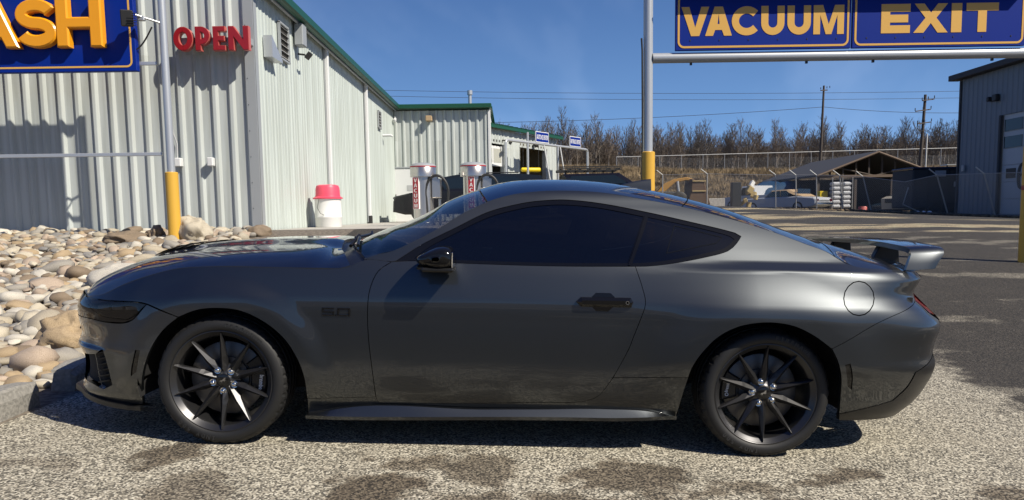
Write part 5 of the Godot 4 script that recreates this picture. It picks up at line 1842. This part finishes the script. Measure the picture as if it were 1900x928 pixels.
func build_yard():
	# leaning chain-link fence, nearer towards the right
	var posts := [[1228, -41.0, 0.0], [1310, -40.0, 0.0], [1437, -38.6, .02], [1475, -38.0, .03], [1513, -37.5, .03], [1562, -36.7, .12], [1615, -36.0, .26], [1690, -34.2, .30], [1757, -32.0, .31], [1845, -29.5, .30], [1990, -27.0, .2]]
	var F := thing("yard_fence", "leaning chain-link fence with angled arms along the yard", "fence")
	var prev = null
	for e in posts:
		var z: float = e[1]
		var x := px_x(e[0], z)
		var p := Vector3(x, gy(x, z) - .03, z)
		var h := 1.85
		var up := Vector3(-sin(e[2]), cos(e[2]), 0) * h
		if e[0] == 1690:   # one post is bent over near its foot
			var b := MB.new()
			b.tube([p + Vector3(.5, 0, .1), p + Vector3(-.45, .48, 0), p + Vector3(-.22, 1.25, 0)], .032, 8)
			put(b, "post", M.fence_steel, F)
			up = Vector3(-.4, 1.5, 0)
		else:
			var b := MB.new()
			b.tube([p, p + up], .032, 8)
			put(b, "post", M.fence_steel, F)
			b = MB.new()
			b.tube([p + up, p + up + Vector3(-.34, .26, 0)], .024, 6)
			put(b, "arm", M.white_dirty, F)
		if prev != null:
			put(wire_mesh(prev[0], p, prev[1], up, 1.85, .085, .0035), "chain_link", M.fence_steel, F)
			var b := MB.new()
			b.tube([prev[0] + prev[1], p + up], .016, 6)
			put(b, "top_rail", M.fence_steel, F)
		prev = [p, up]
	# rail fence on the rise before the trees
	var H := thing("hill_fence", "tall chain-link fence with a top rail on the grassy rise", "fence")
	var last = null
	for k in 17:
		var z := -95.0
		var x := 13.5 + 2.75 * k
		var p := Vector3(x, gy(x, z) - .1, z)
		var top := Vector3(x, 8.15 + .012 * (x - 13), z)
		var b := MB.new()
		b.tube([p, top], .04, 6)
		put(b, "post", M.fence_steel, H)
		if last != null:
			b = MB.new()
			b.tube([last, top], .045, 6)
			put(b, "top_rail", M.white_dirty, H)
			put(wire_mesh(Vector3(last.x, gy(last.x, z), z), Vector3(x, gy(x, z), z), Vector3(0, 1.9, 0), Vector3(0, 1.9, 0), 1.9, .16, .003), "chain_link", M.fence_steel, H)
		last = top
	# open shed with trusses
	var S := thing("pole_shed", "open pole shed with a dark low gable roof over stored cars", "shed", Vector3(0, 1.15, -46.0))
	var rx := 22.46; var lx := 19.0; var ex := 25.9
	var b := MB.new()
	for e in [[lx - .25, 2.12], [ex + .25, 2.12]]:
		b.quad(Vector3(rx, 3.52, .4), Vector3(e[0], e[1], .4), Vector3(e[0], e[1], -9.8), Vector3(rx, 3.52, -9.8), Vector3.UP)
		b.quad(Vector3(rx, 3.44, .4), Vector3(e[0], e[1] - .08, .4), Vector3(e[0], e[1] - .08, -9.8), Vector3(rx, 3.44, -9.8), Vector3.DOWN)
		b.quad(Vector3(rx, 3.52, .4), Vector3(e[0], e[1], .4), Vector3(e[0], e[1] - .08, .4), Vector3(rx, 3.44, .4), Vector3.BACK)
	put(b, "roof", M.roof_dark, S)
	for e in [lx, ex]:
		b = MB.new()
		b.tube([Vector3(rx, 3.44, .42), Vector3(e + (-.25 if e < 20 else .25), 2.04, .42)], .07, 4)
		put(b, "barge_board", M.wood_light, S)
	part_box(S, "gutter", M.roof_dark, Vector3(lx - .25, 2.06, -4.7), Vector3(.10, .12, 10.2), .01)
	part_box(S, "tie_beam", M.wood_light, Vector3(rx, 2.02, .05), Vector3(6.7, .16, .10))
	for k in 8:
		var x := lx + .7 + .8 * k
		var hh := 1.32 * (1.0 - absf(x - rx) / 3.5)
		part_box(S, "truss_post", M.wood_pole, Vector3(x, 2.05 + hh / 2, .0), Vector3(.09, hh, .08))
	for e in [[lx + 1.2, 2.55, rx - .1, 2.05], [ex - 1.2, 2.55, rx + .1, 2.05]]:
		b = MB.new()
		b.tube([Vector3(e[0], e[1], .02), Vector3(e[2], e[3], .02)], .05, 4)
		put(b, "truss_web", M.wood_pole, S)
	for x in [lx, lx + 2.3, rx + 1.1, ex]:
		part_box(S, "pole", M.wood_pole, Vector3(x, 1.0, -.05), Vector3(.16, 2.05, .16))
	for z in [-3.3, -6.5, -9.6]: part_box(S, "pole", M.wood_pole, Vector3(lx, 1.0, z), Vector3(.16, 2.05, .16))
	part_box(S, "back_wall", M.wood_pole, Vector3(rx, 1.1, -9.6), Vector3(6.9, 2.2, .1))
	part_box(S, "side_wall", M.wood_pole, Vector3(ex, 1.1, -4.8), Vector3(.1, 2.2, 9.4))
	# stacked bags on a rack, yellow crate, red barrel
	for j in 2:
		var R := thing("bag_stack", ["stack of wrapped pale bags under the shed, yellow box beside it", "second stack of wrapped pale bags nearer the shed pole"][j], "bag stack", Vector3(19.75 + .62 * j, 1.16, -45.3), 0.0, "wrapped bags under the shed")
		for k in 6:
			b = MB.new()
			b.box(T3(0, .17 + .27 * k, 0, rng.randf_range(-.1, .1)), Vector3(.52, .24, .6), .08)
			put(b, "bag", M.bag, R)
		for s in [-1, 1]: part_box(R, "upright", M.fence_steel, Vector3(s * .3, .95, .3), Vector3(.04, 1.9, .04))
	one_box("yellow_box", M.yellow_bright, Vector3(19.1, 2.05, -45.6), Vector3(.5, .45, .4), "small yellow box stacked beside the wrapped bags", "box")
	one_box("storage_cabinet", M.dark_plastic, Vector3(19.1, 1.48, -45.6), Vector3(.6, .68, .5), "dark cabinet under the small yellow box", "cabinet")
	var rb := MB.new()
	rb.lathe(T3(0, 0, 0), [Vector2(0, 0), Vector2(.24, 0), Vector2(.25, .03), Vector2(.25, .25), Vector2(.265, .27), Vector2(.25, .29), Vector2(.25, .55), Vector2(.23, .58), Vector2(0, .58)], 20)
	one(rb, "red_barrel", M.letter_edge, "small red barrel under the shed beside the bags", "barrel", T3(21.6, gy(21.6, -45.6), -45.6))
	# blue tarp over something beside the shed
	var tp := MB.new()
	var rows := []
	for i in 9:
		var row := []
		for j in 13:
			var u := j / 12.0; var v := i / 8.0
			row.append(Vector3(lerpf(15.3, 19.0, u) + .5 * (1 - v), 1.15 + 1.9 * pow(sin(PI * clampf(v * .55 + .02, 0, 1)), .7) * (0.55 + .45 * ss(0, .45, u)) + .08 * sin(u * 17 + v * 5), -48.5 - 2.0 * v))
		rows.append(row)
	tp.grid(rows, Vector3(0, 1, 1))
	one(tp, "blue_tarp", M.blue_tarp, "dark blue tarp hung behind the old white car", "tarp")
	# old vehicles in the yard
	var oc := vehicle("old_sedan", "derelict pale sedan with a tan vinyl roof behind the fence", "car", Vector3(15.0, gy(17, -46) + .02, -47.0), -.9,
		tab([0,.35, .0,.78, .25,.86, 1.7,.92, 3.9,.95, 4.9,.86, 5.05,.75, 5.05,.40, 4.6,.3, .4,.3]), tab([1.55,.90, 2.15,1.34, 3.2,1.38, 4.15,.94]), 1.9, [.95, 3.95], .33, M.old_white, M.tan_paint,
		[tab([1.85,.95, 2.25,1.27, 2.75,1.30, 2.75,.95]), tab([2.82,.95, 2.82,1.30, 3.15,1.30, 3.7,.96])])
	part_box(oc, "rear_bumper", M.chrome, Vector3(5.08, .50, 0), Vector3(.12, .16, 1.85), .03)
	part_box(oc, "rear_window", M.pane_dark, Vector3(3.78, 1.15, 0), Vector3(.03, .5, 1.4), 0.0)
	for s in [-1, 1]: part_box(oc, "taillight", M.red_dark, Vector3(5.05, .70, s * .75), Vector3(.05, .16, .28), .02)
	part_box(oc, "trim_strip", M.dark_plastic, Vector3(5.055, .66, 0), Vector3(.03, .05, 1.1))
	vehicle("old_pickup", "white pickup cab behind the derelict sedan", "truck", Vector3(15.6, gy(15, -50) + .02, -52.0), -1.2,
		tab([0,.4, .0,.95, 1.4,1.02, 5.1,1.05, 5.15,.5, 4.7,.4, .4,.4]), tab([1.4,1.0, 1.85,1.66, 3.0,1.68, 3.15,1.02]), 1.9, [.9, 4.1], .37, M.old_white, M.old_white,
		[tab([1.75,1.08, 2.0,1.56, 2.85,1.58, 2.95,1.08])])
	vehicle("blue_car", "dark blue car parked under the shed", "car", Vector3(21.7, gy(22, -44) + .02, -44.2), .15,
		tab([0,.3, .0,.62, .8,.78, 3.6,.80, 4.1,.72, 4.1,.3]), tab([.8,.78, 1.4,1.22, 2.6,1.25, 3.4,.80]), 1.7, [.75, 3.2], .3, M.car_blue, M.car_blue,
		[tab([1.15,.82, 1.5,1.14, 2.5,1.16, 3.0,.84])])
	var bp := vehicle("beige_pickup", "beige pickup with its nose towards the shed beside the trailer", "truck", Vector3(21.4, gy(23, -41) + .02, -41.6), .2,
		tab([0,.45, -.05,1.05, .3,1.18, 1.35,1.25, 4.8,1.25, 4.9,.6, 4.5,.45]), tab([1.2,1.22, 1.85,1.75, 3.0,1.78, 3.2,1.25]), 1.95, [.85, 3.8], .42, M.beige_paint, M.beige_paint,
		[tab([1.6,1.30, 1.95,1.66, 2.9,1.68, 2.95,1.30])])
	part_box(bp, "grille", M.dark_plastic, Vector3(-.06, .92, 0), Vector3(.05, .24, 1.2), .02)
	# enclosed trailer
	var Tr := thing("cargo_trailer", "dark enclosed cargo trailer with two axles behind the leaning fence", "trailer", Vector3(0, gy(22, -39), -39.2))
	part_box(Tr, "box", M.roof_dark, Vector3(22.55, 1.45, 0), Vector3(3.9, 2.0, 2.1), .06)
	part_box(Tr, "roof_edge", M.car_blue, Vector3(22.55, 2.48, 0), Vector3(3.96, .12, 2.16), .03)
	for x in [21.4, 22.45, 23.5, 24.4]: part_box(Tr, "seam", M.dark_plastic, Vector3(x, 1.45, 1.055), Vector3(.03, 1.95, .02))
	for k in 2: part_box(Tr, "notice", M.old_white, Vector3([22.0, 22.9][k], [2.2, 1.65][k], 1.06), Vector3([.55, .4][k], [.3, .26][k], .02))
	for x in [21.75, 22.6]:
		b = MB.new()
		b.lathe(Transform3D(Basis(Vector3.RIGHT, PI / 2), Vector3(x, .37, 1.02)), [Vector2(0, -.1), Vector2(.37, -.1), Vector2(.37, .07), Vector2(.33, .1), Vector2(.2, .1), Vector2(.18, .08), Vector2(0, .09)], 20)
		put(b, "wheel", M.rubber, Tr)
		b = MB.new()
		b.lathe(Transform3D(Basis(Vector3.RIGHT, PI / 2), Vector3(x, .37, 1.02)), [Vector2(.43, -.02), Vector2(.47, .06), Vector2(.45, .06), Vector2(.42, -.02)], 24)
		put(b, "mudguard", M.dark_plastic, Tr)
	part_box(Tr, "roof_rack", M.galv, Vector3(24.1, 2.72, -.6), Vector3(2.0, .05, .6))
	for x in [23.3, 24.0, 24.7]: part_box(Tr, "rack_foot", M.dark_plastic, Vector3(x, 2.62, -.6), Vector3(.05, .2, .05))
	# yellow loader with raised arm and a big bucket
	var Ld := thing("loader", "old yellow loader with its arm raised and a brown steel bucket", "loader", Vector3(0, gy(9.5, -42), -42.0))
	var ly := gy(9.5, -42)
	b = MB.new()
	b.prism(T3(0, -ly, 0), tab([8.2,2.25, 8.6,2.7, 9.2,2.98, 9.9,3.08, 10.2,2.98, 10.25,2.85, 9.85,2.9, 9.2,2.75, 8.8,2.4, 8.5,2.1]), -.2, .2, .03)
	put(b, "arm", M.machine_yellow, Ld)
	b = MB.new()
	b.prism(T3(0, -ly, 0), tab([10.05,2.95, 10.75,2.78, 11.1,1.55, 10.9,1.45, 9.85,1.75, 10.0,2.3]), -.9, .7, .05)
	put(b, "bucket", M.rust, Ld)
	for k in 2: part_box(Ld, "bucket_rib", M.cream_metal, Vector3(10.45, [2.83, 2.28][k] - ly, .74), Vector3(.75, .05, .05), 0.0)
	b = MB.new()
	b.prism(T3(0, -ly, 0), tab([8.0,1.35, 8.0,2.2, 8.4,2.3, 9.4,2.25, 9.5,1.35]), -.8, .5, .05)
	put(b, "body", M.roof_dark, Ld)
	b = MB.new()
	b.tube([Vector3(9.35, 2.85 - ly, .25), Vector3(9.5, 1.6 - ly, .3)], .08, 8)
	put(b, "ram", M.galv, Ld)
	for x in [8.3, 9.4]:
		b = MB.new()
		b.lathe(Transform3D(Basis(Vector3.RIGHT, PI / 2), Vector3(x, .45, .4)), [Vector2(0, -.2), Vector2(.47, -.2), Vector2(.47, .15), Vector2(.4, .2), Vector2(.2, .2), Vector2(0, .2)], 20)
		put(b, "wheel", M.rubber, Ld)
	var At := thing("machine_attachment", "cream coloured scrap machine part standing by the fence", "machinery", Vector3(13.0, gy(13, -40.5), -40.5))
	for k in 9:
		b = MB.new()
		b.box(T3(rng.randf_range(-.4, .5), .25 + .14 * k, rng.randf_range(-.25, .25), rng.randf() * 3, rng.randf_range(-.5, .5), rng.randf_range(-.8, .8)), Vector3(rng.randf_range(.15, .55), rng.randf_range(.12, .4), .2), .02)
		put(b, "plate", M.cream_metal if k < 7 else M.white_dirty, At)
	part_box(At, "frame", M.dark_plastic, Vector3(-.75, .75, 0), Vector3(.5, 1.5, .4), .02)
	# low concrete barrier on the yard's back edge
	one_box("concrete_barrier", M.concrete, Vector3(10.6, gy(10.6, -50) + .4, -50), Vector3(7.5, .55, .4), "long grey concrete barrier at the back of the yard", "barrier")
	one_box("dirt_ridge", M.dirt, Vector3(0, -40, 0), Vector3(.1, .1, .1), "", "") if false else null
	# ragged weeds and clods along the fence foot
	var clod := stone(77, .6, .5, 5)
	var mm := MultiMesh.new()
	mm.transform_format = MultiMesh.TRANSFORM_3D
	mm.use_colors = true
	var cm := mat("clod", Color.WHITE, .95)
	cm.vertex_color_use_as_albedo = true
	mm.mesh = clod.mesh(cm)
	var list := []
	for k in 2200:
		var t := rng.randf()
		var pxv := lerpf(1440, 2000, t)
		var z := lerpf(-38.6, -26.8, pow(t, 1.0)) + rng.randf_range(-.2, 1.6)
		var x := px_x(pxv, z)
		var s := rng.randf_range(.03, .12)
		list.append([Transform3D(Basis(Vector3.UP, rng.randf() * TAU).scaled_local(Vector3.ONE * s), Vector3(x, gy(x, z) + s * .3, z)), Color(.06, .045, .03).lerp(Color(.16, .12, .07), rng.randf())])
	mm.instance_count = list.size()
	for i in list.size():
		mm.set_instance_transform(i, list[i][0]); mm.set_instance_color(i, list[i][1])
	var mi := MultiMeshInstance3D.new()
	mi.multimesh = mm
	mi.name = "dirt_clods"
	add_child(mi)
	tag(mi, "dark clods and weeds along the foot of the fence", "dirt", "", "stuff")
	var tr := MB.new()
	var trp := []
	for i in 5:
		var row := []
		for j in 9: row.append(Vector3(j * .08 - .32, .10 * sin(PI * i / 4.0) * (.5 + .5 * sin(j * 1.9)) + .05, i * .06))
		trp.append(row)
	tr.grid(trp, Vector3.UP)
	var zx := -33.2
	one(tr, "plastic_scrap", M.white, "scrap of white plastic lying at the fence foot", "litter", T3(px_x(1708, zx), gy(px_x(1708, zx), zx) + .02, zx))
	# utility poles and lines
	var P := thing("utility_pole", "single wooden utility pole with one short crossarm beyond the shed", "utility pole", Vector3(33.15, gy(33, -80) - .2, -80.0), 0.0, "utility poles")
	b = MB.new()
	b.tube([Vector3(0, 0, 0), Vector3(.25, 10.4, 0)], .16, 10, .10)
	put(b, "pole", M.wood_pole, P)
	b = MB.new()
	b.box(T3(.22, 9.9, .12, .5, 0, .10), Vector3(1.0, .10, .12))
	put(b, "crossarm", M.wood_pole, P)
	for x in [-.35, .3, .6]: part_box(P, "insulator", M.dark_plastic, Vector3(.22 + x, 10.15 + x * .15, .12), Vector3(.07, .22, .07), .02)
	var Q := thing("utility_pole", "dark utility pole with three crossarms next to the grey shop", "utility pole", Vector3(38.3, gy(38, -70) - .2, -70.0), 0.0, "utility poles")
	b = MB.new()
	b.tube([Vector3(0, 0, 0), Vector3(.38, 9.5, 0)], .17, 10, .12)
	put(b, "pole", M.wood_pole, Q)
	for e in [[.50, 9.0, 1.35], [.05, 8.05, 1.75], [.22, 6.9, 1.55]]:
		b = MB.new()
		b.box(T3(e[0] + .08, e[1], .15, .3, 0, .13), Vector3(e[2], .10, .10))
		put(b, "crossarm", M.wood_pole, Q)
		for k in 3: part_box(Q, "insulator", M.dark_plastic, Vector3(e[0] + .08 + (k - 1) * e[2] * .42, e[1] + .18 + (k - 1) * .09, .15), Vector3(.07, .26, .07), .02)
	for s in [-1, 1]:
		b = MB.new()
		b.tube([Vector3(.25 + s * .65, 7.0, .2), Vector3(.25 + s * .62, 6.4, .2), Vector3(.25 + s * .35, 6.1, .2), Vector3(.25 + s * .1, 6.2, .2)], .03, 5)
		put(b, "cable_loop", M.wire, Q)
	b = MB.new()
	b.tube([Vector3(.55, .3, .1), Vector3(.62, 5.9, .1)], .07, 8)
	put(b, "riser_pipe", M.white_dirty, Q)
	for e in [[-30, 18.6, 33.3, 11.9, -80.0], [33.3, 11.9, 75, 10.6, -80.0]]:
		pass
	var wl := [[Vector3(-8, 10.9, -80), Vector3(33.4, 12.0, -80), "power line running from the buildings to the single utility pole"], [Vector3(33.4, 12.0, -80), Vector3(52, 11.0, -78), "power line running between the two utility poles"], [Vector3(-24, 17.2, -95), Vector3(95, 16.2, -95), "upper thin power line high above the trees"], [Vector3(-24, 16.5, -95), Vector3(95, 15.3, -95), "lower of the two thin power lines high above the trees"]]
	for e in wl:
		var path := []
		for k in 17:
			var t := k / 16.0
			path.append(e[0].lerp(e[1], t) - Vector3(0, .9 * 4 * t * (1 - t) * (.4 if e[0].z > -90 else 1.0), 0))
		b = MB.new()
		b.tube(path, .022, 4)
		one(b, "power_line", M.wire, e[2], "power line", Transform3D(), "power lines")

func one_box(called: String, m: Material, c: Vector3, s: Vector3, label: String, cat: String):
	var b := MB.new()
	b.box(Transform3D(), s, .02)
	return one(b, called, m, label, cat, Transform3D(Basis(), c))

# bare tree: forks again and again, ending in fine twigs
func bare_tree(sd: int, h: float) -> Array:
	var r := RandomNumberGenerator.new(); r.seed = sd
	var trunk := MB.new(); var crown := MB.new()
	var lean := Vector3(r.randf_range(-.1, .1), 1, r.randf_range(-.1, .1)).normalized()
	var path := []
	for k in 7: path.append(lean * h * .92 * k / 6.0 + Vector3(r.randf_range(-.06, .06), 0, r.randf_range(-.06, .06)) * k)
	trunk.tube(path, h * .016, 6, h * .003)
	var todo := []
	for k in 30:
		var t := .18 + .8 * k / 30.0
		var i := int(t * 6)
		var p: Vector3 = path[i].lerp(path[mini(i + 1, 6)], t * 6 - i)
		var a := k * 2.4 + r.randf()
		var up := r.randf_range(.9, 2.2)
		todo.append([p, Vector3(cos(a), up, sin(a)).normalized(), h * lerpf(.30, .10, t) * r.randf_range(.7, 1.2), h * lerpf(.006, .003, t), 0])
	while todo.size():
		var e = todo.pop_back()
		var q: Vector3 = e[0] + e[1] * e[2] + Vector3(0, e[2] * .10, 0)
		var s: Vector3 = e[1].cross(Vector3(.3, .2, .9)).normalized() * e[3]
		var s2: Vector3 = e[1].cross(s).normalized() * e[3]
		for w in [s, s2]:
			crown.tri(e[0] - w, e[0] + w, q, e[1].cross(w))
		if e[4] < 2:
			for k in (5 if e[4] == 0 else 4):
				var t := r.randf_range(.25, 1.0)
				var d: Vector3 = (e[1] + Vector3(r.randf_range(-.8, .8), r.randf_range(-.1, .7), r.randf_range(-.8, .8))).normalized()
				todo.append([e[0].lerp(q, t), d, e[2] * r.randf_range(.4, .65), maxf(e[3] * .6, .012), e[4] + 1])
	return [trunk, crown]

func build_woods():
	var tm := mat("bark", lin(.17, .15, .13), .9)
	var cols := [lin(.20, .165, .13), lin(.24, .19, .145), lin(.16, .14, .12)]
	var cm := []
	for k in 3: cm.append(mat("twigs_%d" % k, cols[k], .9))
	var protos := []
	for k in 6:
		var t := bare_tree(50 + k, 6.0)
		protos.append([t[0].mesh(tm), t[1].mesh(cm[k % 3])])
	for k in 230:
		var x := lerpf(-4.0, 78.0, (k + rng.randf()) / 230.0)
		var z := rng.randf_range(-118.0, -99.5)
		var q = protos[rng.randi() % protos.size()]
		var t := Node3D.new()
		t.name = numbered("bare_tree")
		add_child(t)
		t.transform = Transform3D(Basis(Vector3.UP, rng.randf() * TAU).scaled_local(Vector3(.95, rng.randf_range(.95, 1.25), .95) * rng.randf_range(.85, 1.15)), Vector3(x, gy(x, z) - .1, z))
		for j in 2:
			var o := MeshInstance3D.new()
			o.mesh = q[j]; o.name = ["trunk", "crown"][j]
			t.add_child(o)
		var at_px := 948.0 + 1372.0 * x / -z
		var zone := "behind the wash bays" if at_px < 1035 else "past the lane gantry" if at_px < 1120 else "just before the tall sign post" if at_px < 1195 else "over the loader" if at_px < 1310 else "over the scrap machine part" if at_px < 1400 else "over the derelict sedan" if at_px < 1505 else "by the single utility pole" if at_px < 1545 else "over the shed ridge" if at_px < 1640 else "by the three-armed utility pole" if at_px < 1730 else "at the grey shop's corner"
		tag(t, "%s %s bare tree in the %s row %s" % ["tall" if t.basis.y.length() > 1.12 else "short" if t.basis.y.length() < .98 else "middling", ["reddish", "greyish", "brown", "slim", "dark", "twiggy"][protos.find(q)], "front" if z > -106 else "middle" if z > -112 else "back", zone], "tree", "leafless trees on the rise")
	# the wood behind the first rows reads as one mass
	for v in 3:
		var mm := MultiMesh.new()
		mm.transform_format = MultiMesh.TRANSFORM_3D
		mm.mesh = protos[v * 2][1]
		mm.instance_count = 420
		for i in 420:
			var x := rng.randf_range(-30, 110); var z := rng.randf_range(-160, -112)
			mm.set_instance_transform(i, Transform3D(Basis(Vector3.UP, rng.randf() * TAU).scaled_local(Vector3.ONE * rng.randf_range(.9, 1.2)), Vector3(x, gy(x, z) - .6, z)))
		var o := MultiMeshInstance3D.new()
		o.multimesh = mm
		o.name = numbered("woods")
		add_child(o)
		tag(o, ["bare wood stretching back from the first trees", "tangled leafless wood deeper on the rise", "far part of the leafless wood"][v], "woods", "", "stuff")
	# dry grass along the crest
	var gb := MB.new()
	var gr := RandomNumberGenerator.new(); gr.seed = 4
	for k in 26:
		var p := Vector3(gr.randf_range(-.5, .5), 0, gr.randf_range(-.4, .4))
		var tip := p + Vector3(gr.randf_range(-.25, .25), gr.randf_range(.25, .6), gr.randf_range(-.2, .2))
		gb.tri(p - Vector3(.035, 0, 0), p + Vector3(.035, 0, 0), tip, Vector3(0, .4, 1))
	var gm := mat("dry_grass", Color.WHITE, .95)
	gm.vertex_color_use_as_albedo = true
	var mm := MultiMesh.new()
	mm.transform_format = MultiMesh.TRANSFORM_3D
	mm.use_colors = true
	mm.mesh = gb.mesh(gm)
	mm.instance_count = 9000
	for i in 9000:
		var crest := rng.randf() < .55
		var z := rng.randf_range(-99, -88) if crest else rng.randf_range(-90, -53)
		var x := rng.randf_range(-6, 80) * (-z / 95.0)
		mm.set_instance_transform(i, Transform3D(Basis(Vector3.UP, rng.randf() * TAU).scaled_local(Vector3.ONE * rng.randf_range(.7, 1.5)), Vector3(x, gy(x, z) - .03, z)))
		mm.set_instance_color(i, Color(.27, .20, .115).lerp(Color(.13, .095, .05), rng.randf() * (.7 if crest else 1.0)))
	var o := MultiMeshInstance3D.new()
	o.multimesh = mm
	o.name = "grass"
	add_child(o)
	tag(o, "dry straw coloured grass on the rise", "grass", "", "stuff")
	# heap of red earth by the far bays
	var hp := stone(31, .38, .35, 14)
	var hm := mat("red_earth", Color.WHITE, .95)
	grain(hm, noise_tex(.05, [lin(.10, .045, .025), lin(.19, .085, .05), lin(.24, .12, .075)], 256, FastNoiseLite.TYPE_SIMPLEX, 5, 77), .6)
	one(hp, "earth_heap", hm, "low heap of reddish earth beyond the far wash bays", "earth heap", Transform3D(Basis().scaled_local(Vector3(4.5, 4.0, 4.0)), Vector3(5.2, gy(5, -66), -66)))
